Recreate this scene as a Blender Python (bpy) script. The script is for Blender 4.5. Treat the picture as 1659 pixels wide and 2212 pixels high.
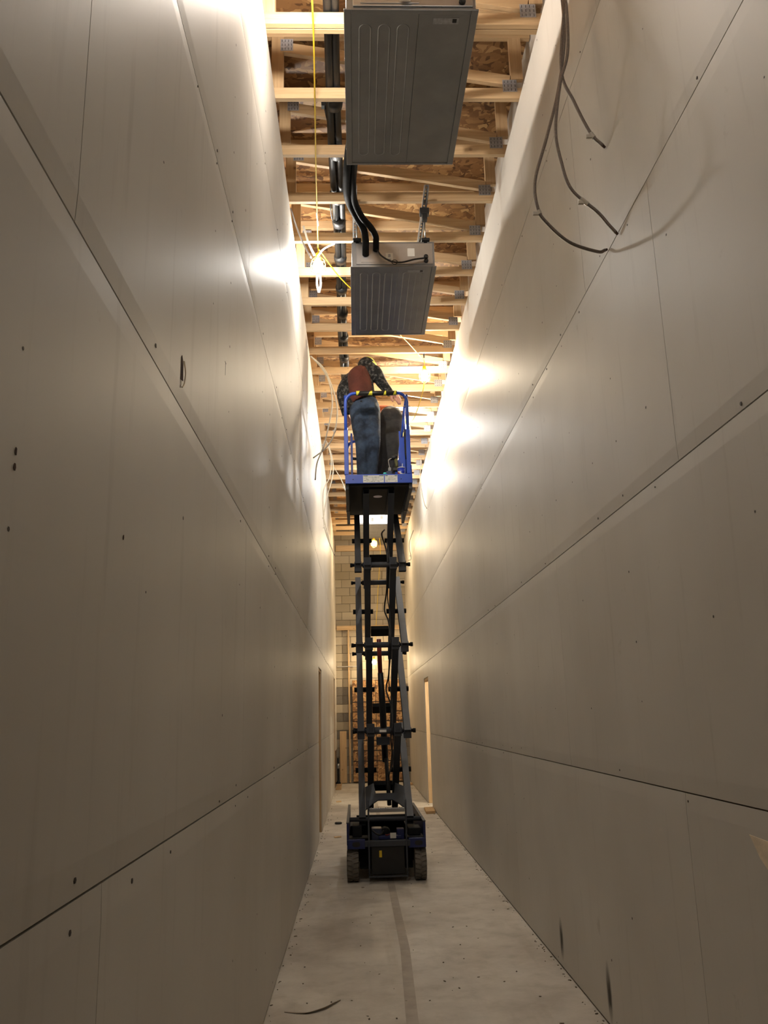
import bpy, bmesh, math, random
from mathutils import Vector, Matrix, Quaternion

random.seed(7)
scene = bpy.context.scene
for o in list(bpy.data.objects):
    bpy.data.objects.remove(o)
COL = scene.collection

# ------------------------------------------------------------------ camera
CAM_H = 1.5263
YAW, PITCH, ROLL = 0.0365, 0.2407, -0.0252
fwd = Vector((math.sin(YAW)*math.cos(PITCH), math.cos(YAW)*math.cos(PITCH), math.sin(PITCH)))
rt0 = Vector((math.cos(YAW), -math.sin(YAW), 0))
up0 = rt0.cross(fwd)
rt = rt0*math.cos(ROLL) + up0*math.sin(ROLL)
up = -rt0*math.sin(ROLL) + up0*math.cos(ROLL)
cam_data = bpy.data.cameras.new('camera')
cam = bpy.data.objects.new('camera', cam_data)
COL.objects.link(cam)
cam.matrix_world = Matrix(((rt.x, up.x, -fwd.x, 0), (rt.y, up.y, -fwd.y, 0), (rt.z, up.z, -fwd.z, CAM_H), (0, 0, 0, 1)))
cam_data.sensor_fit = 'VERTICAL'
cam_data.sensor_height = 36.0
cam_data.sensor_width = 27.0
cam_data.lens = 1796.19*36.0/2212.0
cam_data.clip_start = 0.05
cam_data.clip_end = 100
scene.camera = cam

# ------------------------------------------------------------------ world, exposure
world = bpy.data.worlds.new('world')
scene.world = world
world.use_nodes = True
world.node_tree.nodes['Background'].inputs[0].default_value = (0.8, 0.85, 1.0, 1)
world.node_tree.nodes['Background'].inputs[1].default_value = 0.01
scene.view_settings.view_transform = 'Standard'
scene.view_settings.look = 'None'
scene.view_settings.exposure = 0.0
scene.view_settings.gamma = 1.0
scene.view_settings.use_curve_mapping = False
LAMP = 800.0     # radiance of a bulb

# ------------------------------------------------------------------ dimensions
XL, XR, HC = -0.5126, 1.2294, 5.7994      # corridor walls, underside of trusses
YB, YE = -4.0, 20.70                       # back and end of corridor
TR0, TRS = 5.0819, 0.6096                  # truss far face, spacing
ROOF = 6.41
IN = 0.0254

# ------------------------------------------------------------------ materials
def srgb(r, g, b):
    def f(c):
        c /= 255.0
        return c/12.92 if c <= 0.04045 else ((c+0.055)/1.055)**2.4
    return (f(r), f(g), f(b), 1)

MATS = {}
def new_mat(name):
    m = bpy.data.materials.new(name)
    m.use_nodes = True
    nt = m.node_tree
    return m, nt, nt.nodes['Principled BSDF']

def coord(nt, kind='Object', scale=(1, 1, 1)):
    tc = nt.nodes.new('ShaderNodeTexCoord')
    mp = nt.nodes.new('ShaderNodeMapping')
    mp.inputs['Scale'].default_value = scale
    nt.links.new(tc.outputs[kind], mp.inputs['Vector'])
    return mp.outputs['Vector']

def noise(nt, vec, scale, detail=3, rough=0.55):
    n = nt.nodes.new('ShaderNodeTexNoise')
    n.inputs['Scale'].default_value = scale
    n.inputs['Detail'].default_value = detail
    n.inputs['Roughness'].default_value = rough
    nt.links.new(vec, n.inputs['Vector'])
    return n.outputs['Fac']

def ramp(nt, fac, stops):
    r = nt.nodes.new('ShaderNodeValToRGB')
    els = r.color_ramp.elements
    els[0].position, els[0].color = stops[0]
    els[1].position, els[1].color = stops[1]
    for p, c in stops[2:]:
        e = els.new(p)
        e.color = c
    nt.links.new(fac, r.inputs['Fac'])
    return r.outputs['Color']

def mixc(nt, fac, a, b, mode='MIX'):
    m = nt.nodes.new('ShaderNodeMix')
    m.data_type = 'RGBA'
    m.blend_type = mode
    if isinstance(fac, (int, float)):
        m.inputs[0].default_value = fac
    else:
        nt.links.new(fac, m.inputs[0])
    for s, v in ((6, a), (7, b)):
        if isinstance(v, tuple):
            m.inputs[s].default_value = v
        else:
            nt.links.new(v, m.inputs[s])
    return m.outputs[2]

def math_n(nt, op, a, b=None, clamp=False):
    m = nt.nodes.new('ShaderNodeMath')
    m.operation = op
    m.use_clamp = clamp
    for i, v in enumerate((a, b)):
        if v is None:
            continue
        if isinstance(v, (int, float)):
            m.inputs[i].default_value = v
        else:
            nt.links.new(v, m.inputs[i])
    return m.outputs[0]

def bump(nt, bsdf, h, strength=0.2, dist=0.002):
    b = nt.nodes.new('ShaderNodeBump')
    b.inputs['Strength'].default_value = strength
    b.inputs['Distance'].default_value = dist
    nt.links.new(h, b.inputs['Height'])
    nt.links.new(b.outputs['Normal'], bsdf.inputs['Normal'])

def paint(name, col, rough=0.5, metal=0.0, var=0.15, scale=12, bmp=0.0, spec=0.5):
    """generic surface: two close tones mixed by noise"""
    if name in MATS:
        return MATS[name]
    m, nt, b = new_mat(name)
    v = coord(nt)
    n = noise(nt, v, scale, 4)
    a = tuple(c*(1-var) for c in col[:3]) + (1,)
    c2 = tuple(min(1, c*(1+var)) for c in col[:3]) + (1,)
    nt.links.new(ramp(nt, n, [(0.3, a), (0.7, c2)]), b.inputs['Base Color'])
    b.inputs['Roughness'].default_value = rough
    b.inputs['Metallic'].default_value = metal
    b.inputs['Specular IOR Level'].default_value = spec
    if bmp:
        bump(nt, b, noise(nt, v, scale*6, 3), bmp)
    MATS[name] = m
    return m

def drywall_mat(name, scuffs=()):
    m, nt, b = new_mat(name)
    g = nt.nodes.new('ShaderNodeNewGeometry')
    pos = g.outputs['Position']
    big = noise(nt, pos, 0.7, 3)
    fine = noise(nt, pos, 160, 2)
    mp = nt.nodes.new('ShaderNodeMapping')
    mp.inputs['Scale'].default_value = (1, 9, 0.8)
    nt.links.new(pos, mp.inputs['Vector'])
    streak = noise(nt, mp.outputs['Vector'], 1.6, 4, 0.6)
    oi = nt.nodes.new('ShaderNodeObjectInfo')
    c = ramp(nt, big, [(0.3, srgb(198, 193, 184)), (0.7, srgb(214, 210, 202))])
    tone = ramp(nt, oi.outputs['Random'], [(0.0, (0.94, 0.94, 0.94, 1)), (1.0, (1, 1, 1, 1))])
    c = mixc(nt, 1.0, c, tone, 'MULTIPLY')
    sm = math_n(nt, 'MULTIPLY', math_n(nt, 'SUBTRACT', streak, 0.58, True), 0.9, True)
    c = mixc(nt, sm, c, srgb(128, 118, 104))
    c = mixc(nt, math_n(nt, 'MULTIPLY', fine, 0.06), c, srgb(150, 140, 125))
    spot = noise(nt, pos, 5.5, 5, 0.7)
    c = mixc(nt, math_n(nt, 'MULTIPLY', math_n(nt, 'SUBTRACT', spot, 0.66, True), 2.6, True), c, srgb(120, 108, 92))
    for (y, z, ry, rz, amt) in scuffs:      # rubbed dirt marks with a shape of their own
        s = nt.nodes.new('ShaderNodeVectorMath')
        s.operation = 'SUBTRACT'
        nt.links.new(pos, s.inputs[0])
        s.inputs[1].default_value = (XR, y, z)
        k = nt.nodes.new('ShaderNodeVectorMath')
        k.operation = 'MULTIPLY'
        nt.links.new(s.outputs[0], k.inputs[0])
        k.inputs[1].default_value = (0, 1/ry, 1/rz)
        l = nt.nodes.new('ShaderNodeVectorMath')
        l.operation = 'LENGTH'
        nt.links.new(k.outputs[0], l.inputs[0])
        f = math_n(nt, 'SUBTRACT', 1.0, l.outputs['Value'], True)
        mp2 = nt.nodes.new('ShaderNodeMapping')
        mp2.inputs['Scale'].default_value = (1, 60, 10)
        nt.links.new(pos, mp2.inputs['Vector'])
        f = math_n(nt, 'MULTIPLY', math_n(nt, 'MULTIPLY', f, noise(nt, mp2.outputs['Vector'], 1.0, 3)), amt, True)
        c = mixc(nt, f, c, srgb(45, 38, 30))
    nt.links.new(c, b.inputs['Base Color'])
    b.inputs['Roughness'].default_value = 0.5
    b.inputs['Specular IOR Level'].default_value = 0.24
    bump(nt, b, noise(nt, pos, 260, 2), 0.08, 0.0008)
    MATS[name] = m
    return m

def wood_mat(name, a, b_, knots=True, stretch=(1.2, 30, 30)):
    m, nt, b = new_mat(name)
    oi = nt.nodes.new('ShaderNodeObjectInfo')
    tc = nt.nodes.new('ShaderNodeTexCoord')
    ad = nt.nodes.new('ShaderNodeVectorMath')
    ad.operation = 'ADD'
    nt.links.new(tc.outputs['Object'], ad.inputs[0])
    mu = math_n(nt, 'MULTIPLY', oi.outputs['Random'], 37.0)
    cb = nt.nodes.new('ShaderNodeCombineXYZ')
    nt.links.new(mu, cb.inputs[0]); nt.links.new(mu, cb.inputs[1])
    nt.links.new(cb.outputs[0], ad.inputs[1])
    mp = nt.nodes.new('ShaderNodeMapping')
    mp.inputs['Scale'].default_value = stretch
    nt.links.new(ad.outputs[0], mp.inputs['Vector'])
    grain = noise(nt, mp.outputs['Vector'], 1.6, 5, 0.65)
    c = ramp(nt, grain, [(0.28, a), (0.72, b_)])
    tone = ramp(nt, oi.outputs['Random'], [(0.0, (0.78, 0.74, 0.68, 1)), (1.0, (1.0, 0.99, 0.96, 1))])
    c = mixc(nt, 1.0, c, tone, 'MULTIPLY')
    if knots:
        vo = nt.nodes.new('ShaderNodeTexVoronoi')
        vo.inputs['Scale'].default_value = 4.5
        nt.links.new(ad.outputs[0], vo.inputs['Vector'])
        k = math_n(nt, 'SUBTRACT', 0.10, vo.outputs['Distance'], True)
        k = math_n(nt, 'MULTIPLY', k, 9.0, True)
        c = mixc(nt, k, c, srgb(96, 62, 34))
    nt.links.new(c, b.inputs['Base Color'])
    b.inputs['Roughness'].default_value = 0.65
    bump(nt, b, grain, 0.15, 0.001)
    MATS[name] = m
    return m

def osb_mat(name):
    m, nt, b = new_mat(name)
    v = coord(nt, 'Object', (1, 1, 1))
    n1 = nt.nodes.new('ShaderNodeTexNoise')
    n1.inputs['Scale'].default_value = 7
    nt.links.new(v, n1.inputs['Vector'])
    mx = nt.nodes.new('ShaderNodeMix'); mx.data_type = 'VECTOR'
    mx.inputs[0].default_value = 0.14
    nt.links.new(v, mx.inputs[4]); nt.links.new(n1.outputs['Color'], mx.inputs[5])
    cols = []
    for sc, rot in (((11, 30, 24), 0.5), ((30, 12, 26), -0.4)):
        mp = nt.nodes.new('ShaderNodeMapping')
        mp.inputs['Scale'].default_value = sc
        mp.inputs['Rotation'].default_value = (0.0, 0.3, rot)
        nt.links.new(mx.outputs[1], mp.inputs['Vector'])
        vo = nt.nodes.new('ShaderNodeTexVoronoi')
        vo.inputs['Scale'].default_value = 1.0
        nt.links.new(mp.outputs['Vector'], vo.inputs['Vector'])
        sep = nt.nodes.new('ShaderNodeSeparateColor')
        nt.links.new(vo.outputs['Color'], sep.inputs[0])
        cols.append((sep.outputs[0], sep.outputs[1], vo.outputs['Distance']))
    pick = math_n(nt, 'GREATER_THAN', cols[0][1], 0.5)
    mxf = nt.nodes.new('ShaderNodeMix')
    nt.links.new(pick, mxf.inputs[0]); nt.links.new(cols[0][0], mxf.inputs[2]); nt.links.new(cols[1][0], mxf.inputs[3])
    c = ramp(nt, mxf.outputs[0], [(0.0, srgb(92, 62, 36)), (1.0, srgb(198, 162, 112)), (0.35, srgb(136, 98, 60)), (0.7, srgb(164, 124, 78))])
    nt.links.new(c, b.inputs['Base Color'])
    b.inputs['Roughness'].default_value = 0.6
    bump(nt, b, mxf.outputs[0], 0.35, 0.002)
    MATS[name] = m
    return m

def concrete_mat(name):
    m, nt, b = new_mat(name)
    v = coord(nt)
    big = noise(nt, v, 1.3, 6, 0.65)
    mid = noise(nt, v, 6, 5, 0.6)
    sp = noise(nt, v, 55, 3, 0.7)
    c = ramp(nt, big, [(0.32, srgb(166, 158, 146)), (0.68, srgb(204, 198, 186))])
    c = mixc(nt, math_n(nt, 'MULTIPLY', math_n(nt, 'SUBTRACT', mid, 0.5, True), 1.7, True), c, srgb(140, 130, 114))
    c = mixc(nt, math_n(nt, 'MULTIPLY', math_n(nt, 'SUBTRACT', sp, 0.62, True), 2.2, True), c, srgb(104, 94, 80))
    mp = nt.nodes.new('ShaderNodeMapping')
    mp.inputs['Scale'].default_value = (5, 0.35, 1)
    nt.links.new(v, mp.inputs['Vector'])
    st = noise(nt, mp.outputs['Vector'], 1.5, 3)
    c = mixc(nt, math_n(nt, 'MULTIPLY', math_n(nt, 'SUBTRACT', st, 0.58, True), 1.4, True), c, srgb(140, 128, 110))
    nt.links.new(c, b.inputs['Base Color'])
    b.inputs['Roughness'].default_value = 0.75
    bump(nt, b, sp, 0.15, 0.001)
    MATS[name] = m
    return m

def block_mat(name):
    m, nt, b = new_mat(name)
    oi = nt.nodes.new('ShaderNodeObjectInfo')
    v = coord(nt)
    c = ramp(nt, oi.outputs['Random'], [(0.0, srgb(150, 140, 122)), (1.0, srgb(178, 168, 150))])
    c = mixc(nt, math_n(nt, 'MULTIPLY', noise(nt, v, 60, 3), 0.25), c, srgb(105, 97, 84))
    nt.links.new(c, b.inputs['Base Color'])
    b.inputs['Roughness'].default_value = 0.9
    bump(nt, b, noise(nt, v, 90, 3), 0.4, 0.003)
    MATS[name] = m
    return m

def emit_mat(name, col, strength):
    m, nt, b = new_mat(name)
    b.inputs['Base Color'].default_value = (0.9, 0.9, 0.9, 1)
    v = coord(nt)
    n = noise(nt, v, 3, 1)
    nt.links.new(ramp(nt, n, [(0.0, col), (1.0, col)]), b.inputs['Emission Color'])
    b.inputs['Emission Strength'].default_value = strength
    MATS[name] = m
    return m

DRY = drywall_mat('drywall_paper')
DRYR = drywall_mat('drywall_paper_scuffed', [(5.56, 0.17, 0.055, 0.13, 3.0), (4.56, 0.16, 0.05, 0.15, 3.0)])
PINE = wood_mat('pine_lumber', srgb(184, 154, 116), srgb(212, 186, 148))
PINE_UP = wood_mat('pine_lumber_upright', srgb(184, 154, 116), srgb(212, 186, 148), True, (30, 30, 1.2))
PINE_Y = wood_mat('pine_lumber_lengthwise', srgb(186, 150, 106), srgb(214, 184, 140), True, (30, 1.2, 30))
OSB = osb_mat('strand_board')
CONC = concrete_mat('concrete')
BLOCK = block_mat('concrete_block')
BLOCKD = paint('painted_block', srgb(112, 106, 98), 0.85, 0, 0.12, 40, 0.3)
MORTAR = paint('mortar', srgb(120, 112, 98), 0.95, 0, 0.15, 30)
GALV = paint('galvanised_steel', srgb(150, 152, 154), 0.38, 0.75, 0.10, 5, 0.0)
GALVL = paint('bright_galvanised_steel', srgb(196, 196, 196), 0.32, 0.8, 0.08, 9)
PLATE = paint('nail_plate_steel', srgb(168, 170, 176), 0.5, 0.35, 0.2, 60, 0.3)
LIFT_GREY = paint('grey_machine_paint', srgb(64, 67, 73), 0.6, 0.0, 0.08, 6, 0.0, 0.25)
LIFT_DARK = paint('dark_machine_paint', srgb(24, 25, 26), 0.75, 0.0, 0.15, 6, 0.0, 0.2)
LIFT_NAVY = paint('dark_blue_machine_paint', srgb(20, 32, 84), 0.5, 0.0, 0.25, 9)  # darker blue than the platform paint, for the chassis parts
LIFT_BLUE = paint('blue_machine_paint', srgb(36, 78, 190), 0.35, 0.0, 0.08, 5)
BLACK = paint('black_plastic', srgb(22, 22, 23), 0.5, 0.0, 0.2, 10)
FOAM = paint('black_pipe_insulation', srgb(18, 19, 20), 0.5, 0.0, 0.35, 25, 0.35)
HOSE = paint('matt_black_hose', srgb(17, 17, 18), 0.8, 0, 0.3, 30, 0.3, 0.2)
RUBBER = paint('grey_tyre_rubber', srgb(104, 98, 90), 0.85, 0.0, 0.15, 20, 0.2)
RED = paint('dark_red_paint', srgb(120, 30, 26), 0.45, 0, 0.1)
STEEL = paint('bare_steel', srgb(160, 160, 158), 0.35, 0.9, 0.1, 15)
WHITE = paint('white_label', srgb(228, 228, 222), 0.6, 0, 0.03, 20)
INK = paint('label_ink', srgb(52, 60, 58), 0.6, 0, 0.1)
INKG = paint('label_green_ink', srgb(38, 92, 66), 0.6, 0, 0.1)
YELLOW = paint('yellow_plastic', srgb(232, 196, 40), 0.45, 0, 0.06)
YTAPE = paint('yellow_tape', srgb(226, 220, 60), 0.5, 0, 0.06)
MC = paint('cable_armour', srgb(116, 106, 98), 0.45, 0.35, 0.25, 130, 0.3)
ROMEX = paint('cable_jacket', srgb(176, 168, 152), 0.55, 0, 0.1)
CLIP = paint('clear_plastic_tie', srgb(196, 190, 178), 0.4, 0, 0.05)
HOLE = paint('hole_dark', srgb(70, 48, 36), 0.9, 0, 0.3, 30)
SCREW = paint('screw_head', srgb(74, 64, 58), 0.6, 0.3, 0.2, 30)
PAPER = paint('torn_paper_core', srgb(236, 220, 194), 0.9, 0, 0.12, 20, 0.3)
SKIN = paint('skin', srgb(214, 160, 140), 0.55, 0, 0.08, 20)
GLASSW = paint('frosted_plate', srgb(230, 228, 220), 0.4, 0, 0.03)

def cloth_mat(name, c1, c2, scale=8, rough=0.85, fold=0.6, contrast=(0.35, 0.68)):
    m, nt, b = new_mat(name)
    v = coord(nt)
    n = noise(nt, v, scale, 5, 0.6)
    nt.links.new(ramp(nt, n, [(contrast[0], c1), (contrast[1], c2)]), b.inputs['Base Color'])
    b.inputs['Roughness'].default_value = rough
    mp = nt.nodes.new('ShaderNodeMapping')
    mp.inputs['Scale'].default_value = (9, 9, 16)
    mp.inputs['Rotation'].default_value = (0.3, 0.35, 0.2)
    nt.links.new(v, mp.inputs['Vector'])
    w = noise(nt, mp.outputs['Vector'], 1.0, 3)
    bump(nt, b, w, fold, 0.02)
    MATS[name] = m
    return m
DENIM = cloth_mat('blue_denim', srgb(25, 35, 50), srgb(66, 84, 108), 7)
PANTS = cloth_mat('charcoal_work_cloth', srgb(46, 45, 43), srgb(66, 64, 60), 6)
VEST = cloth_mat('rust_brown_canvas', srgb(78, 38, 28), srgb(100, 50, 38), 6)
VESTO = cloth_mat('orange_canvas', srgb(160, 78, 38), srgb(190, 100, 54), 6)
SLEEVE = cloth_mat('mottled_black_fleece', srgb(16, 16, 17), srgb(112, 112, 108), 26, 0.9, 0.5, (0.5, 0.72))
HOOD = cloth_mat('black_fleece', srgb(16, 16, 18), srgb(32, 32, 34), 10)
BEANIE = cloth_mat('lime_knit', srgb(196, 206, 60), srgb(226, 232, 110), 30)
BOOT = cloth_mat('dark_boot_leather', srgb(34, 28, 24), srgb(58, 48, 40), 10)

# ------------------------------------------------------------------ mesh helpers
class MB:
    def __init__(self):
        self.v, self.f = [], []
    def add(self, vs, fs):
        n = len(self.v)
        self.v += [tuple(p) for p in vs]
        self.f += [tuple(i+n for i in f) for f in fs]
        return self
    def bx(self, x0, x1, y0, y1, z0, z1):
        return self.add([(x0, y0, z0), (x1, y0, z0), (x1, y1, z0), (x0, y1, z0), (x0, y0, z1), (x1, y0, z1), (x1, y1, z1), (x0, y1, z1)],
                        [(0, 3, 2, 1), (4, 5, 6, 7), (0, 1, 5, 4), (1, 2, 6, 5), (2, 3, 7, 6), (3, 0, 4, 7)])
    def frame(self, a, b, upv=(0, 0, 1)):
        a, b = Vector(a), Vector(b)
        d = (b-a).normalized()
        u = Vector(upv)
        if abs(d.dot(u)) > 0.98:
            u = Vector((0, 1, 0))
        s = d.cross(u).normalized()
        u = s.cross(d).normalized()
        return a, b, d, s, u
    def bar(self, a, b, w, h, upv=(0, 0, 1)):
        a, b, d, s, u = self.frame(a, b, upv)
        vs = []
        for p in (a, b):
            for i, j in ((-1, -1), (1, -1), (1, 1), (-1, 1)):
                vs.append(p + s*(i*w/2) + u*(j*h/2))
        return self.add(vs, [(0, 1, 2, 3)[::-1], (4, 5, 6, 7), (0, 1, 5, 4), (1, 2, 6, 5), (2, 3, 7, 6), (3, 0, 4, 7)])
    def sqtube(self, a, b, w, h, t=0.006, upv=(0, 0, 1)):
        """hollow rectangular tube, open at both ends"""
        a, b, d, s, u = self.frame(a, b, upv)
        vs = []
        for p in (a, b):
            for k in (0, t):
                for i, j in ((-1, -1), (1, -1), (1, 1), (-1, 1)):
                    vs.append(p + s*(i*(w/2-k)) + u*(j*(h/2-k)))
        fs = []
        for i in range(4):
            j = (i+1) % 4
            fs += [(i, j, 8+j, 8+i), (4+j, 4+i, 12+i, 12+j), (j, i, 4+i, 4+j), (8+i, 8+j, 12+j, 12+i)]
        return self.add(vs, fs)
    def tube(self, pts, r, n=8, cap=True, flat=1.0):
        pts = [Vector(p) for p in pts]
        rs = r if isinstance(r, (list, tuple)) else [r]*len(pts)
        d0 = (pts[1]-pts[0]).normalized()
        u = Vector((0, 0, 1)) if abs(d0.z) < 0.9 else Vector((0, 1, 0))
        s = d0.cross(u).normalized()
        u = s.cross(d0).normalized()
        rings, prev = [], d0
        base = len(self.v)
        vs, fs = [], []
        for i, p in enumerate(pts):
            d = (pts[min(i+1, len(pts)-1)] - pts[max(i-1, 0)])
            d = d.normalized() if d.length > 1e-9 else prev
            q = prev.rotation_difference(d)
            s, u = q @ s, q @ u
            prev = d
            rr = rs[i]
            rx, ry = rr if isinstance(rr, tuple) else (rr, rr*flat)
            for k in range(n):
                t = 2*math.pi*k/n
                vs.append(p + s*(rx*math.cos(t)) + u*(ry*math.sin(t)))
        for i in range(len(pts)-1):
            for k in range(n):
                k2 = (k+1) % n
                fs.append((i*n+k, i*n+k2, (i+1)*n+k2, (i+1)*n+k))
        if cap:
            fs.append(tuple(range(n))[::-1])
            fs.append(tuple((len(pts)-1)*n+k for k in range(n)))
        return self.add(vs, fs)
    def cyl(self, a, b, r, n=14):
        return self.tube([a, b], r, n)
    def lathe(self, c, prof, n=16, axis='z'):
        """prof: (radius, height) pairs about a vertical axis"""
        vs, fs = [], []
        for r, h in prof:
            for k in range(n):
                t = 2*math.pi*k/n
                if axis == 'z':
                    vs.append((c[0]+r*math.cos(t), c[1]+r*math.sin(t), c[2]+h))
                elif axis == 'x':
                    vs.append((c[0]+h, c[1]+r*math.cos(t), c[2]+r*math.sin(t)))
                else:
                    vs.append((c[0]+r*math.sin(t), c[1]+h, c[2]+r*math.cos(t)))
        m = len(prof)
        for i in range(m-1):
            for k in range(n):
                k2 = (k+1) % n
                fs.append((i*n+k, i*n+k2, (i+1)*n+k2, (i+1)*n+k))
        fs.append(tuple(range(n))[::-1])
        fs.append(tuple((m-1)*n+k for k in range(n)))
        return self.add(vs, fs)
    def prism(self, poly, a, b):
        """poly: points; extruded by vector from a to b offset"""
        n = len(poly)
        off = Vector(b)-Vector(a)
        vs = [Vector(p) for p in poly] + [Vector(p)+off for p in poly]
        fs = [tuple(range(n))[::-1], tuple(range(n, 2*n))]
        for i in range(n):
            j = (i+1) % n
            fs.append((i, j, n+j, n+i))
        return self.add(vs, fs)
    def mesh(self, name):
        me = bpy.data.meshes.new(name)
        me.from_pydata(self.v, [], self.f)
        bm = bmesh.new()
        bm.from_mesh(me)
        bmesh.ops.recalc_face_normals(bm, faces=bm.faces)
        bm.to_mesh(me)
        bm.free()
        me.update()
        return me

def crom(pts, k=6):
    """smooth curve through points"""
    P = [Vector(p) for p in pts]
    P = [P[0]*2-P[1]] + P + [P[-1]*2-P[-2]]
    out = []
    for i in range(1, len(P)-2):
        p0, p1, p2, p3 = P[i-1:i+3]
        for j in range(k):
            t = j/k
            out.append(0.5*((2*p1)+(-p0+p2)*t+(2*p0-5*p1+4*p2-p3)*t*t+(-p0+3*p1-3*p2+p3)*t**3))
    out.append(P[-2])
    return out

def link(o, parent=None):
    COL.objects.link(o)
    if parent is not None:
        o.parent = parent
        o.matrix_parent_inverse = Matrix.Translation(parent.get('_w', (0, 0, 0))).inverted() if '_w' in parent else Matrix.Identity(4)
    return o

def obj(name, mb, mat, parent=None, smooth=False, loc=None, bev=0.0, me=None):
    if me is None:
        me = mb.mesh(name)
        me.materials.append(mat)
        if smooth:
            me.polygons.foreach_set('use_smooth', [True]*len(me.polygons))
    o = bpy.data.objects.new(name, me)
    if loc is not None:
        o.location = loc
    link(o, parent)
    if bev:
        b = o.modifiers.new('bevel', 'BEVEL')
        b.width = bev
        b.segments = 2
        b.limit_method = 'ANGLE'
    return o

def tag(o, label, cat, group=None):
    o['label'] = label
    o['category'] = cat
    if group:
        o['group'] = group
    return o

def empty(name, loc, label=None, cat=None, group=None, kind=None):
    o = bpy.data.objects.new(name, None)
    o.empty_display_size = 0.1
    o.location = loc
    o['_w'] = list(loc)
    COL.objects.link(o)
    if label:
        tag(o, label, cat, group)
    if kind:
        o['kind'] = kind
    return o

def struct(o):
    o['kind'] = 'structure'
    return o

def copy_tree(o, dx, parent=None):
    """copy a thing with its parts and sub-parts, moved by dx"""
    c = o.copy()
    COL.objects.link(c)
    if parent is None:
        c.location = Vector(o.location) + Vector(dx)
    else:
        inv = o.matrix_parent_inverse.copy()
        c.parent = parent
        c.matrix_parent_inverse = inv
    for ch in list(o.children):
        copy_tree(ch, dx, c)
    return c

# =================================================================== SETTING
# ---- floor
fl = struct(obj('floor', MB().bx(-3.0, 3.6, YB, YE+0.3, -0.15, 0.0), CONC))
strip = MB()
sp_pts = [(0.20, 3.5), (0.253, 4.73), (0.292, 6.13), (0.286, 8.26), (0.30, 12.0), (0.30, 16.0)]
for (x0, y0), (x1, y1) in zip(sp_pts, sp_pts[1:]):
    strip.add([(x0-0.032, y0, 0.0), (x0+0.032, y0, 0.0), (x1+0.032, y1, 0.0), (x1-0.032, y1, 0.0),
               (x0-0.032, y0, 0.0012), (x0+0.032, y0, 0.0012), (x1+0.032, y1, 0.0012), (x1-0.032, y1, 0.0012)],
              [(3, 2, 1, 0), (4, 5, 6, 7), (0, 1, 5, 4), (1, 2, 6, 5), (2, 3, 7, 6), (3, 0, 4, 7)])
obj('patched_joint', strip, paint('joint_filler', srgb(164, 155, 143), 0.8, 0, 0.12, 9), fl)

# ---- drywall sheets: each sheet a part of its wall
ROWS = [0.012, 1.2192, 2.4384, 3.6576, 4.8768, HC]
SH = 3.6576
GAP = 0.0027
def sheet_mesh(side, y0, y1, z0, z1, tb, tt):
    """one board with its long edges tapered"""
    X = XL if side < 0 else XR
    T = 0.0127*side
    prof = []
    tp = 0.0026*side
    if tb: prof += [(z0, tp), (z0+0.062, 0)]
    else: prof += [(z0, 0)]
    if tt: prof += [(z1-0.062, 0), (z1, tp)]
    else: prof += [(z1, 0)]
    poly = [(X+dx, y0, z) for z, dx in prof] + [(X+T, y0, z1), (X+T, y0, z0)]
    return MB().prism(poly, (0, y0, 0), (0, y1, 0))

def wall(name, side, seams, doors, mat):
    X = XL if side < 0 else XR
    xa, xb = sorted((X+0.0127*side, X+0.115*side))
    backing = MB()
    # the framed core behind the boards, in pieces round the door openings
    ys = YB
    for d0, d1, zt in doors:
        backing.bx(xa, xb, ys, d0, 0.0, HC)
        backing.bx(xa, xb, d0, d1, zt, HC)
        ys = d1
    backing.bx(xa, xb, ys, YE, 0.0, HC)
    w = struct(obj(name, backing, paint('stud_core', srgb(96, 78, 58), 0.9, 0, 0.2, 4)))
    sheets = []
    for r in range(5):
        z0, z1 = ROWS[r]+GAP*(r > 0), ROWS[r+1]-GAP
        y = seams[r] - SH*math.ceil((seams[r]-YB)/SH)
        while y < YE:
            a, b = max(y, YB)+GAP*0.6, min(y+SH, YE)-GAP*0.6
            y += SH
            if b-a < 0.03:
                continue
            parts = [(a, b, z0, z1)]
            for d0, d1, zt in doors:
                nxt = []
                for (pa, pb, pz0, pz1) in parts:
                    if pb <= d0 or pa >= d1 or pz0 >= zt:
                        nxt.append((pa, pb, pz0, pz1)); continue
                    if pa < d0-0.02: nxt.append((pa, d0, pz0, pz1))
                    if pb > d1+0.02: nxt.append((d1, pb, pz0, pz1))
                    if pz1 > zt+0.02: nxt.append((max(pa, d0), min(pb, d1), zt, pz1))
                parts = nxt
            for (pa, pb, pz0, pz1) in parts:
                if side < 0 and pa > 19.2 and pz0 < 0.8:      # bottom of the last piece was never boarded
                    if pz1 < 0.85: continue
                    pz0 = 0.8
                s = obj('drywall_sheet', sheet_mesh(side, pa, pb, pz0, pz1, abs(pz0-z0) < 1e-6 and r > 0, abs(pz1-z1) < 1e-6 and r < 4), mat, w)
                sheets.append((pa, pb, pz0, pz1))
    # screw heads
    sc = MB()
    for (a, b, z0, z1) in sheets:
        if a > 13: continue
        yy = math.ceil(a/0.406)*0.406
        while yy < b:
            if b < 1.0: break
            for zz in (z0+0.03, z0+0.32, (z0+z1)/2, z1-0.32, z1-0.03):
                if random.random() < 0.30 and z0 < zz < z1:
                    cy, cz = yy+random.uniform(-0.012, 0.012), zz+random.uniform(-0.02, 0.02)
                    rr = random.uniform(0.0032, 0.0066)
                    sc.lathe((X, cy, cz), [(rr, -0.0006*side), (rr, 0.002*side)], 6, 'x')
            yy += 0.406
    so = obj('screw_heads', sc, SCREW, w)
    so['kind'] = 'stuff'
    return w

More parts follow.
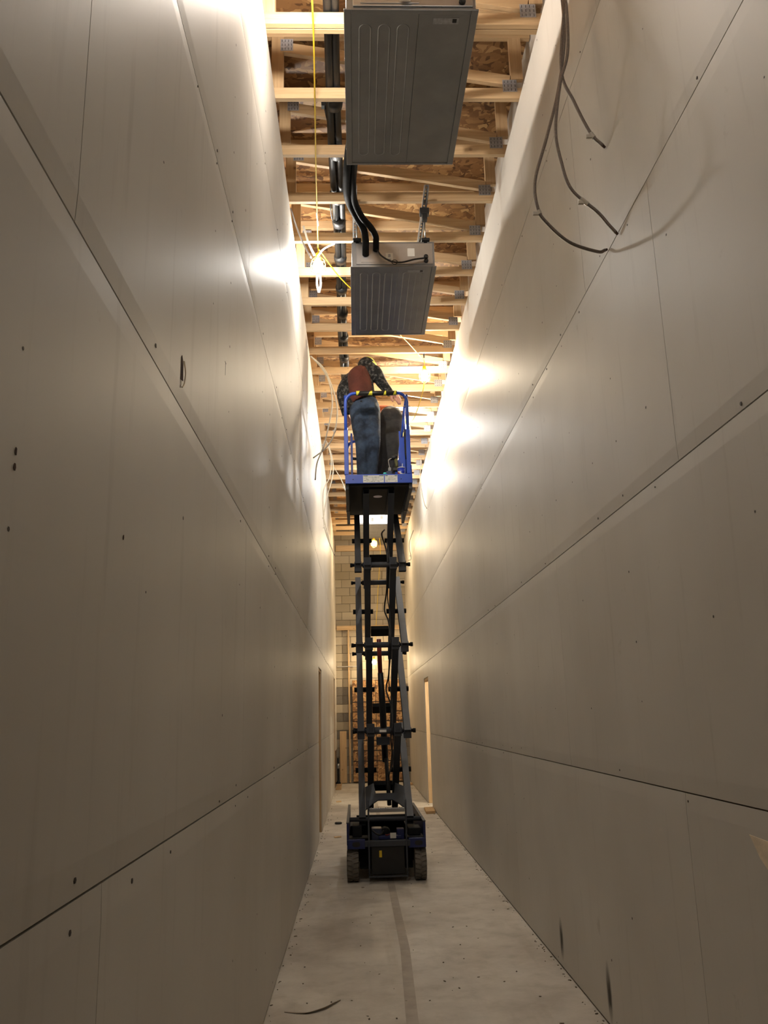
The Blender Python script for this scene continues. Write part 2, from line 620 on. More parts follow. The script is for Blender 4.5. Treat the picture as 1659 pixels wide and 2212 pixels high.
wl = wall('wall_left', -1, [1.80, 3.85, 1.40, 3.80, 2.0], [(11.25, 12.19, 2.19), (18.45, 19.4, 2.40)], DRY)
wr = wall('wall_right', 1, [3.27, 4.99, 2.98, 3.93, 3.35], [(14.70, 15.66, 2.18)], DRYR)
struct(obj('wall_back', MB().bx(XL-0.115, XR+0.115, YB-0.12, YB, 0, ROOF), DRY))
# top plates of the two walls and what closes the ends of the truss bays
struct(obj('trim_1', MB().bx(XL-0.115, XL-0.0135, YB, YE, HC-0.005, HC), PINE_Y))
bay = struct(obj('wall_upper_left', MB().bx(XL-0.16, XL-0.117, YB, YE+0.2, HC-0.3, ROOF), PINE_Y))
bay = struct(obj('wall_upper_right', MB().bx(XR+0.117, XR+0.16, YB, YE+0.2, HC-0.3, ROOF), DRY))

# ---- marks on the walls
def blob(c, ry, rz, n, side, th=0.0015, jag=0.25, seed=1):
    rnd = random.Random(seed)
    poly = []
    for k in range(n):
        t = 2*math.pi*k/n
        q = 1+rnd.uniform(-jag, jag)
        poly.append((c[0], c[1]+ry*q*math.cos(t), c[2]+rz*q*math.sin(t)))
    return MB().prism(poly, (0, 0, 0), (-side*th, 0, 0))
obj('torn_hole', blob((XL, 2.345, 2.555), 0.020, 0.042, 11, -1, 0.0012, 0.3, 3), HOLE, wl)
obj('torn_paper_flap', MB().tube(crom([(XL+0.002, 2.365, 2.59), (XL+0.006, 2.372, 2.555), (XL+0.005, 2.362, 2.515), (XL+0.002, 2.352, 2.50)]), 0.0022, 5), PAPER, wl)
obj('torn_patch', MB().prism([(XR, 2.60, 1.13), (XR, 2.755, 1.135), (XR, 2.735, 1.115), (XR, 2.70, 1.075), (XR, 2.66, 1.05), (XR, 2.60, 1.02)], (0, 0, 0), (-0.0015, 0, 0)), PAPER, wr)
obj('pencil_mark', MB().bx(XL, XL+0.0006, 3.146, 3.150, 2.88, 2.935).bx(XL, XL+0.0006, 3.135, 3.161, 2.932, 2.936), INK, wl)
for k, (y, z) in enumerate([(1.22, 1.906), (1.22, 1.93), (1.817, 1.925)]):
    obj('nail_hole', blob((XL, y, z), 0.004, 0.006, 7, -1, 0.001, 0.3, k), HOLE, wl)

# ---- door openings
def door(name, side, y0, y1, zt):
    X = XL if side < 0 else XR
    e = empty(name, (X, (y0+y1)/2, 0), kind='structure')
    xa, xb = sorted((X+0.013*side, X+0.115*side))
    obj('jamb', MB().bx(xa, xb, y1-0.038, y1-0.0005, 0, zt-0.039), PINE_UP, e, bev=0.002)
    obj('jamb', MB().bx(xa, xb, y0+0.0005, y0+0.038, 0, zt-0.039), PINE_UP, e, bev=0.002)
    obj('head', MB().bx(xa, xb, y0+0.0005, y1-0.0005, zt-0.038, zt-0.0005), PINE_Y, e, bev=0.002)
    # framing stud of the room beyond, seen through the opening
    xc, xd = sorted((X+0.117*side, X+0.20*side))
    obj('trimmer_stud', MB().bx(xc, xd, y1-0.035, y1+0.01, 0, zt), PINE_UP, e, bev=0.002)
    return e
door('door_1', -1, 11.25, 12.19, 2.19)
door('door_2', -1, 18.45, 19.4, 2.40)
door('door_3', 1, 14.70, 15.66, 2.18)
# plain walls of the rooms beyond the openings
struct(obj('wall_far_left', MB().bx(-2.9, -2.8, YB, YE+0.2, 0, 3.0), DRY))
struct(obj('wall_far_right', MB().bx(3.4, 3.5, YB, YE+0.2, 0, 3.0), DRY))

struct(obj('ceiling_far_right', MB().bx(XR+0.161, 3.5, YB, YE+0.2, 3.0, 3.1), DRY))
struct(obj('ceiling_far_left', MB().bx(-2.9, XL-0.161, YB, YE+0.2, 3.0, 3.1), DRY))
# ---- ceiling of strand board panels on the trusses
ce = struct(obj('ceiling', MB().bx(XL-0.2, XR+0.2, YB, YE+0.3, ROOF+0.016, ROOF+0.06), PINE_Y))
y = TR0-0.019-TRS*15
pan = MB().bx(XL-0.2, XR+0.2, 0.0015, TRS*2-0.0015, 0, 0.0155).mesh('strand_board_panel')
pan.materials.append(OSB)
while y < YE:
    p = obj('strand_board_panel', None, None, ce, loc=(random.choice((0, 0.001)), y, ROOF), me=pan)
    y += TRS*2

# ---- end wall of concrete block
we = struct(obj('wall_end', MB().bx(-3.0, 3.6, YE+0.01, YE+0.2, 0, ROOF), MORTAR))
BW, BH = 0.3937, 0.1937
blk = MB().bx(-BW/2, BW/2, 0, 0.02, -BH/2, BH/2).mesh('block'); blk.materials.append(BLOCK)
blkd = blk.copy(); blkd.materials.clear(); blkd.materials.append(BLOCKD)
for r in range(31):
    z = 0.10+r*0.2032
    off = 0.2032*(r % 2)
    for c in range(-2, 5):
        x = 0.05+off+c*0.4064
        if x-BW/2 > 1.35 or x+BW/2 < -0.75: continue
        dark = r in (5, 7, 9, 10) and x < 0.1
        obj('block', None, None, we, loc=(x, YE-0.008, z), me=blkd if dark else blk)
# timber framing in front of the block wall
def stud(name, a, b, w, d, label, mat=PINE_UP):
    o = obj(name, MB().bar(a, b, w, d, (0, 1, 0)), mat, bev=0.003)
    tag(o, label, 'lumber')
    return o
YF = YE-0.07
stud('wood_beam', (XL+0.02, YF, 5.66), (XR-0.02, YF, 5.66), 0.14, 0.09, 'orange wooden header beam under the trusses at the far block wall', PINE)
stud('wood_beam', (XL+0.02, YF, 3.66), (XR-0.02, YF, 3.66), 0.10, 0.09, 'horizontal wooden plate across the middle of the far block wall', PINE)
stud('wall_stud', (-0.20, YF, 0.02), (-0.20, YF, 3.608), 0.038, 0.085, 'upright wooden stud left of the strand board sheet on the far wall')
stud('wall_stud', (0.80, YF, 3.712), (0.84, YF, 5.585), 0.045, 0.085, 'upright wooden stud between the two far beams behind the lift arms')
stud('wood_board', (-0.36, YF-0.05, 0.02), (-0.36, YF-0.05, 1.20), 0.16, 0.03, 'wide pale board leaning upright at the left foot of the far wall')
cd = MB().cyl((XL+0.03, YF-0.06, 2.72), (0.0, YF-0.06, 2.72), 0.012, 8)
tag(obj('conduit', cd, GALVL), 'thin metal conduit running level across the far wall stud', 'conduit')
# strand board sheathing, ripped in courses
os_ = empty('strand_board_wall', (0.5, YF-0.03, 0), 'strand board sheathing in courses behind the scissor lift on the far wall', 'sheathing')
for r, (z0, z1) in enumerate([(0.03, 0.50), (0.50, 0.74), (0.74, 0.97), (0.97, 1.42), (1.42, 1.64), (1.64, 1.87), (1.87, 2.40)]):
    for x0, x1 in ((-0.13, 0.44), (0.44, 1.15)):
        obj('strand_board_strip', MB().bx(x0+0.007, x1-0.007, YF-0.060, YF-0.045, z0+0.011, z1-0.011), OSB, os_)
obj('dark_backing', MB().bx(-0.125, 1.145, YF-0.0445, YF-0.043, 0.03, 2.39), BLACK, os_)  # black sheet added to darken the gaps between the strips
# stub pipe with a stepped base by the left corner
pp = empty('stub_pipe', (-0.45, 19.0, 0), 'dark metal stub pipe on a stack of boards by the far left doorway', 'pipe')
obj('pipe', MB().cyl((-0.45, 19.0, 0.16), (-0.45, 19.0, 0.66), 0.02), LIFT_DARK, pp, True)
obj('coupling', MB().cyl((-0.45, 19.0, 0.44), (-0.45, 19.0, 0.54), 0.033), GALV, pp, True)
obj('flange', MB().lathe((-0.45, 19.0, 0.0), [(0.06, 0.125), (0.06, 0.14), (0.03, 0.17), (0.022, 0.2)]), LIFT_DARK, pp, True)
for k in range(3):
    o = obj('wood_offcut', MB().bx(-0.505+0.01*k, -0.385+0.006*k, 18.93, 19.13, 0.041*k, 0.041*k+0.04), PINE_Y, bev=0.002)
    tag(o, ['bottom', 'middle', 'top'][k]+' board offcut in the small stack at the left wall end', 'offcut', 'offcuts stacked at the left wall end')

# =================================================================== TRUSSES
ORD = ['first', 'second', 'third', 'fourth', 'fifth', 'sixth', 'seventh', 'eighth', 'ninth', 'tenth', 'eleventh', 'twelfth', 'thirteenth', 'fourteenth',
       'fifteenth', 'sixteenth', 'seventeenth', 'eighteenth', 'nineteenth', 'twentieth', 'twenty-first', 'twenty-second', 'twenty-third', 'twenty-fourth', 'twenty-fifth', 'twenty-sixth', 'twenty-seventh']
TG = 'roof trusses over the corridor'
def make_truss(yf):
    ya, yb = yf-0.038, yf
    t = empty('roof_truss', ((XL+XR)/2, yf, HC))
    x0, x1 = XL-0.11, XR+0.11
    obj('bottom_chord', MB().bx(x0, x1, ya, yb, HC+0.0005, HC+0.089), PINE, t, bev=0.002)
    obj('top_chord', MB().bx(x0, x1, ya, yb, ROOF-0.09, ROOF-0.0008), PINE, t, bev=0.002)
    obj('diagonal_web', MB().bar((XL+0.05, (ya+yb)/2, 6.235), (XR-0.06, (ya+yb)/2, 5.955), 0.036, 0.086), PINE, t, bev=0.002)
    obj('vertical_web', MB().bx(XL-0.03, XL+0.058, ya+0.001, yb-0.001, HC+0.09, ROOF-0.091), PINE_UP, t, bev=0.002)
    obj('vertical_web', MB().bx(XR-0.05, XR+0.038, ya+0.001, yb-0.001, HC+0.165, ROOF-0.091), PINE_UP, t, bev=0.002)
    for (xa, xb, za, zb) in ((XL+0.035, XL+0.125, 6.20, 6.30), (XR-0.115, XR-0.012, 5.855, 5.955)):
        g = MB().bx(xa, xb, ya-0.0022, ya-0.0002, za, zb)
        po = obj('nail_plate', g, PLATE, t)
        s = MB()
        for i in range(4):
            for j in range(3):
                cx, cz = xa+(i+0.5)*(xb-xa)/4, za+(j+0.5)*(zb-za)/3
                s.bx(cx-0.0016, cx+0.0016, ya-0.0026, ya-0.0021, cz-0.010, cz+0.010)
        so = obj('tooth_slots', s, LIFT_DARK, po)
        so['kind'] = 'stuff'
    return t
t0 = make_truss(TR0)
for k in range(26):
    yy = TR0+TRS*(k-1)
    if yy > YE-0.15: break
    t = t0 if k == 1 else copy_tree(t0, (0, TRS*(k-1), 0))
    tag(t, ORD[k]+' pale wooden roof truss counting away from the camera', 'truss', TG)
t = copy_tree(t0, (0, -TRS-0.045, 0))
tag(t, 'brightly lit wooden truss doubled against the first one above the nearest unit', 'truss', TG)
for k in range(1, 4):
    t = copy_tree(t0, (0, -TRS*(k+1), 0))
    tag(t, ['nearest', 'next', 'last'][k-1]+' wooden roof truss hidden above the top edge of the photo', 'truss', TG)

# =================================================================== AIR HANDLERS
UZ, UW, UL, UH = 5.2, 0.727, 1.29, 0.243
def obround(mb, x0, x1, y0, y1, z, r=0.0045):
    rad = (x1-x0)/2
    cx = (x0+x1)/2
    pts = []
    for k in range(9):
        a = math.pi*k/8
        pts.append((cx+rad*math.cos(a), y1-rad+rad*math.sin(a), z))
    for k in range(9):
        a = math.pi+math.pi*k/8
        pts.append((cx+rad*math.cos(a), y0+rad+rad*math.sin(a), z))
    pts.append(pts[0])
    mb.tube(pts, r, 6, False)

def air_handler(x, y, label, kind):
    u = empty('air_handler', (x+UW/2, y+UL/2, UZ), label, 'air handler', 'air handlers hung under the trusses')
    x1, y1, z0, z1 = x+UW, y+UL, UZ, UZ+UH
    body = obj('casing', MB().bx(x+0.012, x1-0.012, y+0.012, y1-0.012, z0+0.010, z1), GALV, u, bev=0.004)
    # bottom pan in two panels with a seam, its folded flanges
    sx = x+UW*0.56
    pa = obj('bottom_panel', MB().bx(x+0.04, sx-0.0015, y+0.03, y1-0.02, z0+0.003, z0+0.0098), GALV, u, bev=0.002)
    pb = obj('bottom_panel', MB().bx(sx+0.0015, x1-0.04, y+0.03, y1-0.02, z0+0.003, z0+0.0098), GALV, u, bev=0.002)
    for k in range(3):
        rb = MB()
        obround(rb, x+0.085+k*0.105, x+0.148+k*0.105, y+0.10, y1-0.10, z0+0.004)
        obj('pressed_rib', rb, GALV, pa, True)
    if kind == 2:
        for k in range(2):
            rb = MB()
            obround(rb, sx+0.045+k*0.11, sx+0.10+k*0.11, y+0.10, y1-0.10, z0+0.004)
            obj('pressed_rib', rb, GALV, pb, True)
    for (a, b, c, d) in ((x, x+0.038, y, y1), (x1-0.038, x1, y, y1), (x+0.0385, x1-0.0385, y, y+0.028), (x+0.0385, x1-0.0385, y1-0.018, y1)):
        obj('edge_flange', MB().bx(a, b, c, d, z0, z0+0.0098), GALV, u, bev=0.002)
    # face panel on the end toward the camera
    fp = obj('end_panel', MB().bx(x+0.05, x1-0.03, y+0.004, y+0.0118, z0+0.03, z1-0.02), GALVL, u, bev=0.002)
    obj('access_cover', MB().bx(x+0.09, sx, y, y+0.0038, z0+0.045, z1-0.06), GALVL, fp, bev=0.001)
    obj('rating_label', MB().bx(x+0.30, x+0.36, y-0.001, y-0.0002, z0+0.055, z0+0.13), WHITE, fp)
    obj('rating_print', MB().bx(x+0.315, x+0.345, y-0.0014, y-0.0011, z0+0.065, z0+0.075).bx(x+0.32, x+0.34, y-0.0014, y-0.0011, z0+0.09, z0+0.12), PLATE, fp)
    obj('paper_label', MB().bx(x+0.485, x+0.545, y+0.0025, y+0.0035, z0+0.10, z0+0.175), WHITE, fp)
    for zz in (z0+0.055, z0+0.095):
        obj('grommet', MB().lathe((x+0.64, y+0.004, zz), [(0.019, 0), (0.019, -0.012), (0.013, -0.02)], 12, 'y'), BLACK, fp, True)
    # screws down the long edges
    for k in range(5):
        for xx in (x-0.0015, x1-0.0005):
            obj('screw', MB().lathe((xx, y+0.12+k*(UL-0.24)/4, z0+0.035), [(0.006, 0), (0.006, 0.002)], 8, 'x'), GALVL, u)
    obj('specification_label', MB().bx(x1-0.24, x1-0.10, y+0.055, y+0.095, z0+0.0015, z0+0.0028), PLATE, u)
    obj('inspection_slot', MB().bx(x1-0.135, x1-0.112, y+0.06, y+0.085, z0+0.0005, z0+0.0013), BLACK, u)
    # hanger brackets at the four corners
    for xx in (x+0.06, x1-0.085):
        for yy in (y-0.012, y1-0.05):
            br = obj('corner_bracket', MB().bx(xx-0.035, xx+0.035, yy, yy+0.05, z1+0.0005, z1+0.025), BLACK, u, bev=0.004)
            obj('bracket_nut', MB().cyl((xx, yy+0.025, z1-0.012), (xx, yy+0.025, z1+0.035), 0.014, 8), LIFT_DARK, br, True)
    return u
U1 = (-0.014, 3.68)
U2 = (0.0, 6.304)
U3 = (0.02, 15.95)
a1 = air_handler(U1[0], U1[1], 'large grey sheet metal air handler cut off by the top edge of the photo', 1)
obj('drain_stub', MB().cyl((0.325, 3.66, 5.275), (0.325, 3.60, 5.27), 0.026), BLACK, a1, True)
a2 = air_handler(U2[0], U2[1], 'grey ribbed air handler with black hoses entering its front face', 2)
a3 = air_handler(U3[0], U3[1], 'distant pale metal air handler glimpsed between the upper lift arms', 2)

# strut channels under the trusses carrying the units
def strut(x, y0, y1, label):
    m = MB()
    z0, z1, w = HC-0.042, HC-0.001, 0.0205
    m.bx(x-w, x-w+0.003, y0, y1, z0, z1).bx(x+w-0.003, x+w, y0, y1, z0, z1)
    m.bx(x-w, x-w+0.010, y0, y1, z0, z0+0.003).bx(x+w-0.010, x+w, y0, y1, z0, z0+0.003)
    m.bx(x-w, x-w+0.014, y0, y1, z1-0.003, z1).bx(x+w-0.014, x+w, y0, y1, z1-0.003, z1)
    n = int((y1-y0)/0.05)
    g = MB()
    for k in range(n):
        yy = y0+k*0.05
        g.bx(x-w+0.014, x+w-0.014, yy, yy+0.024, z1-0.0029, z1-0.0001)
    o = tag(obj('strut_channel', m, GALVL), label, 'strut channel')
    obj('slotted_web', g, GALV, o)['kind'] = 'stuff'
    return o
for (ux, uy, nm) in ((U1[0], U1[1], 'nearest air handler'), (U2[0], U2[1], 'air handler with the hoses'), (U3[0], U3[1], 'distant air handler')):
    for k, xx in enumerate((ux+0.045, ux+UW-0.085)):
        strut(xx, uy-0.27, uy+UL+0.2, 'slotted metal strut along the %s side above the %s' % (('left', 'right')[k], nm))
        for j, yy in enumerate((uy-0.012+0.025, uy+UL-0.025)):
            hx = (ux+0.06, ux+UW-0.085)[k]
            hg = empty('spring_hanger', (hx, yy, HC-0.05), 'black rubber spring hanger at the %s %s corner above the %s' % (('near', 'far')[j], ('left', 'right')[k], nm), 'hanger')
            obj('hanger_box', MB().bx(hx-0.04, hx+0.04, yy-0.03, yy+0.03, HC-0.10, HC-0.0435).bx(hx-0.022, hx+0.022, yy-0.026, yy+0.026, HC-0.155, HC-0.1001), BLACK, hg, bev=0.004)
            obj('threaded_rod', MB().cyl((hx, yy, UZ+UH+0.036), (hx, yy, HC-0.1555), 0.005, 6), STEEL, hg, True)

# ---- insulated pipe bundle and hoses
def wob(y, a, ph):
    return a*math.sin(y*1.9+ph)
bd = empty('pipe_bundle', (-0.1, 5.0, 5.93), 'bundle of black insulated pipes running through the trusses left of the units', 'pipe bundle')
for k, (dx, dz, r) in enumerate(((-0.026, 0.0, 0.029), (0.028, 0.006, 0.027), (0.0, 0.046, 0.024))):
    pts = crom([(-0.10+dx+wob(yy, 0.008, k), yy, 5.925+dz+wob(yy, 0.006, k+1)) for yy in [3.6+0.45*i for i in range(17)]], 3)
    p = obj('insulated_pipe', MB().tube(pts, r, 10), FOAM, bd, True)
for yy in (5.2, 5.75, 6.35, 6.72, 7.35, 7.95, 8.5, 9.1, 9.7):
    obj('tape_wrap', MB().tube([(-0.10, yy, 5.935), (-0.098, yy+0.04, 5.936), (-0.10, yy+0.09, 5.935)], [0.060, 0.063, 0.059], 12), BLACK, bd, True)
obj('cable_tail', MB().tube(crom([(-0.16, 6.3, 5.93), (-0.165, 6.45, 5.86), (-0.155, 6.62, 5.86), (-0.12, 6.75, 5.93)]), 0.006, 6), BLACK, bd, True)
obj('tie_strap', MB().tube(crom([(-0.12, 5.55, 5.92), (-0.15, 5.50, 5.97), (-0.17, 5.42, 6.02)]), 0.012, 6).bx(-0.20, -0.15, 5.38, 5.42, 6.02, 6.06), BLACK, bd)

tag(obj('insulated_hose', MB().tube(crom([(0.03, 4.975, 5.40), (0.02, 5.02, 5.43), (0.005, 5.15, 5.48), (-0.015, 5.45, 5.50), (-0.02, 5.75, 5.54), (0.0, 5.98, 5.585), (0.055, 6.14, 5.575), (0.115, 6.21, 5.50), (0.13, 6.22, 5.40), (0.13, 6.232, 5.345), (0.13, 6.305, 5.318)]), 0.029, 12), HOSE, smooth=True),
    'thick black hose dropping into the left side of the second unit face', 'hose', 'hoses feeding the second unit')
tag(obj('insulated_hose', MB().tube(crom([(0.085, 4.975, 5.41), (0.075, 5.03, 5.44), (0.055, 5.2, 5.50), (0.03, 5.6, 5.53), (0.04, 5.9, 5.56), (0.10, 6.08, 5.53), (0.175, 6.18, 5.495), (0.215, 6.225, 5.44), (0.218, 6.235, 5.385), (0.218, 6.305, 5.36)]), 0.026, 12), HOSE, smooth=True),
    'black hose curving right into the middle of the second unit face', 'hose', 'hoses feeding the second unit')
pc = empty('power_cable', (0.43, 6.27, 5.25), 'thin black cable sagging across the second unit face to the grommets', 'cable')
obj('cable', MB().tube(crom([(0.225, 6.272, 5.345), (0.26, 6.268, 5.285), (0.34, 6.262, 5.228), (0.43, 6.262, 5.218), (0.54, 6.262, 5.245), (0.632, 6.270, 5.262)]), 0.0075, 8), BLACK, pc, True)
ring = [(0.37+0.024*math.cos(a), 6.25, 5.213+0.02*math.sin(a)) for a in [2*math.pi*k/14 for k in range(15)]]
obj('cable_tie_loop', MB().tube(ring, 0.0035, 6), BLACK, pc, True)

# =================================================================== STRING LIGHTS
WARM = (1.0, 0.84, 0.62, 1); NEUT = (1.0, 0.965, 0.905, 1); PINKW = (1.0, 0.89, 0.78, 1); DEEP = (1.0, 0.76, 0.46, 1)
BULBS = []
def work_light(p, topz, col, power, label, name):
    x, y, z = p
    e = empty('work_light', (x, y, z), label, 'work light', 'string of temporary lights')
    em = emit_mat('bulb_glow_'+name, col, LAMP*power)
    prof = [(0.016, 0.066), (0.026, 0.052), (0.042, 0.032), (0.050, 0.0), (0.043, -0.028), (0.025, -0.045), (0.005, -0.050)]
    obj('bulb', MB().lathe((x, y, z), prof, 16), em, e, True)
    obj('socket', MB().lathe((x, y, z), [(0.010, 0.14), (0.021, 0.13), (0.023, 0.08), (0.019, 0.063)], 12), YELLOW, e, True)
    g = MB()
    for k in range(6):
        a = 2*math.pi*k/6
        g.tube([(x+r*math.cos(a), y+r*math.sin(a), z+h) for r, h in ((0.022, 0.10), (0.058, 0.060), (0.070, 0.0), (0.058, -0.055), (0.012, -0.085))], 0.0022, 5)
    for r, h in ((0.068, 0.02), (0.066, -0.03)):
        g.tube([(x+r*math.cos(a), y+r*math.sin(a), z+h) for a in [2*math.pi*k/16 for k in range(17)]], 0.0022, 5, False)
    obj('guard_cage', g, YELLOW, e, True)
    obj('drop_cord', MB().tube([(x, y, z+0.139), (x+0.003, y, (z+0.139+topz)/2), (x, y, topz)], 0.0045, 6), YELLOW, e, True)
    BULBS.append((x, y, topz))
    return e
work_light((-0.205, 3.86, 5.60), 5.785, PINKW, 1.3, 'temporary work light just above the top edge beside the nearest unit', 'a')
work_light((0.75, 0.55, 5.60), 5.785, NEUT, 0.48, 'unseen work light added overhead behind the camera to brighten the near walls', 'z')  # unseen extra lamp, added to lift the walls near the camera
lb = work_light((-0.30, 6.97, 5.60), 5.785, NEUT, 1.05, 'glaring work light near the left wall beside the second unit', 'b')
for pts in ([(-0.30, 6.90, 5.66), (-0.24, 6.84, 5.70), (-0.14, 6.80, 5.73)], [(-0.31, 7.0, 5.53), (-0.315, 7.05, 5.46), (-0.30, 7.08, 5.39)], [(-0.285, 7.0, 5.53), (-0.28, 7.05, 5.46), (-0.298, 7.08, 5.39)], [(-0.33, 6.92, 5.68), (-0.38, 6.8, 5.74), (-0.42, 6.7, 5.85)]):
    obj('guard_strap', MB().tube(crom(pts), [(0.010, 0.0015)]*(6*(len(pts)-1)+1), 6), GLASSW, lb)
work_light((0.89, 9.52, 5.575), 5.785, WARM, 1.5, 'round work light hanging near the right wall above the lift platform', 'c')
work_light((0.775, 11.55, 5.60), 5.785, NEUT, 1.65, 'work light by the right wall, mostly hidden behind the lift platform rail', 'd')
work_light((0.62, 14.0, 5.60), 5.785, NEUT, 1.0, 'assumed work light beyond the lift, hidden behind the platform underside', 'd2')  # assumed lamp, out of view, continuing the light string
work_light((0.42, 18.2, 5.27), 5.785, DEEP, 1.1, 'warm work light near the far wall seen between the upper lift arms', 'e')
work_light((0.41, 20.15, 2.78), 2.98, DEEP, 0.6, 'low warm work light on the far wall seen behind the red lift rod', 'f')
work_light((2.0, 14.3, 2.35), 2.96, WARM, 1.8, 'unseen work light assumed in the room beyond the right doorway, added to light its jamb', 'g')  # assumed lamp, itself unseen, added to brighten the right door jamb
# yellow cords between the lights
def cord(pts, label):
    return tag(obj('string_light_cord', MB().tube(crom(pts, 5), 0.0055, 6), YELLOW, smooth=True), label, 'cord', 'yellow cords of the light string')
cord([(-0.205, 3.86, 5.787), (-0.21, 4.4, 5.76), (-0.235, 5.1, 5.755), (-0.262, 5.8, 5.765), (-0.30, 6.97, 5.787)], 'yellow light cord running beside the nearest unit to the glaring light')
cord([(-0.30, 6.97, 5.787), (-0.1, 7.4, 5.72), (0.2, 7.9, 5.68), (0.6, 8.8, 5.74), (0.89, 9.52, 5.787)], 'yellow light cord passing behind the second unit to the right wall light')
cord([(0.89, 9.52, 5.55), (0.875, 9.8, 5.45), (0.82, 10.6, 5.42), (0.775, 11.2, 5.60), (0.775, 11.55, 5.787)], 'yellow light cord drooping below the right wall light behind the lift rail')
cord([(0.775, 11.55, 5.787), (0.75, 12.8, 5.70), (0.62, 14.0, 5.787)], 'yellow light cord beyond the lift between two hidden lights')
cord([(0.62, 14.0, 5.787), (0.5, 15.4, 5.72), (0.46, 17.0, 5.75), (0.42, 18.2, 5.787)], 'yellow light cord reaching the warm far light')
cord([(0.42, 18.2, 5.787), (0.6, 19.4, 5.5), (0.55, 20.3, 4.6), (0.46, 20.52, 3.4), (0.41, 20.15, 2.98)], 'yellow light cord dropping down the far wall to the low light')
# black pigtails
tag(obj('tie_strap', MB().bar((-0.285, 6.42, 5.80), (-0.285, 6.62, 5.80), 0.014, 0.01), BLACK), 'short black strap on the yellow cord above the glaring light', 'strap')
tag(obj('tie_strap', MB().tube([(0.885, 9.46, 5.79), (0.885, 9.44, 5.84), (0.885, 9.42, 5.90)], [0.008, 0.014, 0.022], 6), BLACK), 'black strap above the round right wall light', 'strap')

# =================================================================== CABLES ON THE WALLS
def wall_cable(pts, tie, r, mat, label, group):
    e = empty('hanging_cable', pts[-1], label, 'cable', group)
    c = crom(pts, 8)
    obj('cable', MB().tube(c, r, 8), mat, e, True)
    if tie is not None:
        i = int(tie*(len(c)-1))
        p = c[i]
        obj('cable_tie', MB().tube([c[i-1], p, c[i+1]], r*1.35, 8).bx(p.x-0.03, p.x-0.004, p.y-0.006, p.y+0.006, p.z-0.012, p.z+0.002), CLIP, e)
    obj('cut_end', MB().cyl(c[-1], Vector(c[-1])+(Vector(c[-1])-Vector(c[-2])).normalized()*0.012, r*0.8, 6), HOLE, e)
    return e
GRR = 'cables looping out of the right wall'
wall_cable([(1.03, 3.5, 5.79), (1.085, 3.47, 5.3), (1.096, 3.45, 5.036), (1.088, 3.45, 4.783), (1.033, 3.45, 4.483), (0.957, 3.45, 4.22), (0.887, 3.45, 3.99), (0.89, 3.45, 3.84), (0.925, 3.45, 3.765), (1.027, 3.46, 3.667), (1.17, 3.50, 3.640), (1.216, 3.52, 3.66)], 0.66, 0.0078, MC, 'outermost armoured cable looping widest and lowest from the right wall', GRR)
wall_cable([(1.06, 3.42, 5.79), (1.09, 3.40, 5.3), (1.093, 3.38, 4.966), (1.079, 3.38, 4.664), (1.028, 3.38, 4.477), (0.986, 3.38, 4.217), (1.0, 3.38, 4.04), (1.038, 3.38, 3.89), (1.145, 3.37, 3.766), (1.19, 3.36, 3.69), (1.216, 3.353, 3.648)], 0.76, 0.0078, MC, 'middle armoured cable entering the right wall at the seam', GRR)
wall_cable([(1.08, 3.46, 5.79), (1.10, 3.43, 5.3), (1.097, 3.42, 5.005), (1.051, 3.42, 4.591), (1.10, 3.42, 4.405), (1.163, 3.41, 4.22), (1.214, 3.40, 4.142)], 0.86, 0.0078, MC, 'shortest armoured cable ending highest on the right wall', GRR)

# left side, pale cables
GRL = 'cables hanging by the left wall'
wall_cable([(-0.50, 9.30, 5.76), (-0.40, 9.4, 5.69), (-0.30, 9.4, 5.52), (-0.25, 9.4, 5.30), (-0.256, 9.4, 5.08), (-0.348, 9.4, 4.672), (-0.431, 9.4, 4.444), (-0.454, 9.4, 4.246)], 0.72, 0.009, ROMEX, 'pale cable hanging straight down by the left wall beside the platform', GRL)
wall_cable([(-0.50, 9.32, 5.77), (-0.36, 9.42, 5.67), (-0.275, 9.42, 5.495), (-0.194, 9.42, 5.196), (-0.197, 9.42, 4.961), (-0.248, 9.42, 4.758), (-0.348, 9.42, 4.615), (-0.469, 9.42, 4.519)], 0.66, 0.009, ROMEX, 'pale cable curling back to the left wall beside the platform', GRL)
wall_cable([(-0.426, 12.5, 5.77), (-0.355, 12.5, 5.479), (-0.38, 12.5, 5.177), (-0.475, 12.5, 4.954), (-0.48, 12.5, 4.583), (-0.445, 12.5, 4.29), (-0.32, 12.5, 3.94)], 0.8, 0.008, ROMEX, 'longer pale cable drooping past the left wall farther along', GRL)
wall_cable([(-0.40, 12.6, 5.77), (-0.33, 12.6, 5.45), (-0.34, 12.6, 5.2), (-0.42, 12.6, 4.9), (-0.475, 12.6, 4.58), (-0.43, 12.6, 4.33), (-0.38, 12.6, 4.10)], 0.7, 0.008, ROMEX, 'pale cable joining the longer one farther along the left wall', GRL)
wall_cable([(-0.35, 14.0, 5.79), (-0.22, 14.0, 5.55), (-0.12, 14.1, 5.30), (0.02, 14.2, 5.05)], 0.5, 0.008, ROMEX, 'short pale cable slanting from the trusses left of the platform base', GRL)
wall_cable([(1.15, 13.5, 5.79), (1.12, 13.5, 5.4), (1.17, 13.5, 5.0), (1.21, 13.5, 4.9)], None, 0.007, ROMEX, 'thin pale cable hanging at the right wall behind the platform', None)
wall_cable([(1.2285, 17.0, 5.3), (1.13, 17.0, 5.0), (1.16, 17.0, 4.7), (1.11, 17.0, 4.66)], 0.6, 0.007, ROMEX, 'thin looped cable low on the far right wall beside the lift arms', None)
wall_cable([(-0.505, 6.35, 5.79), (-0.47, 6.55, 5.74), (-0.42, 6.72, 5.68), (-0.36, 6.86, 5.62)], None, 0.008, MC, 'dark cable running from the left wall to the glaring light', None)

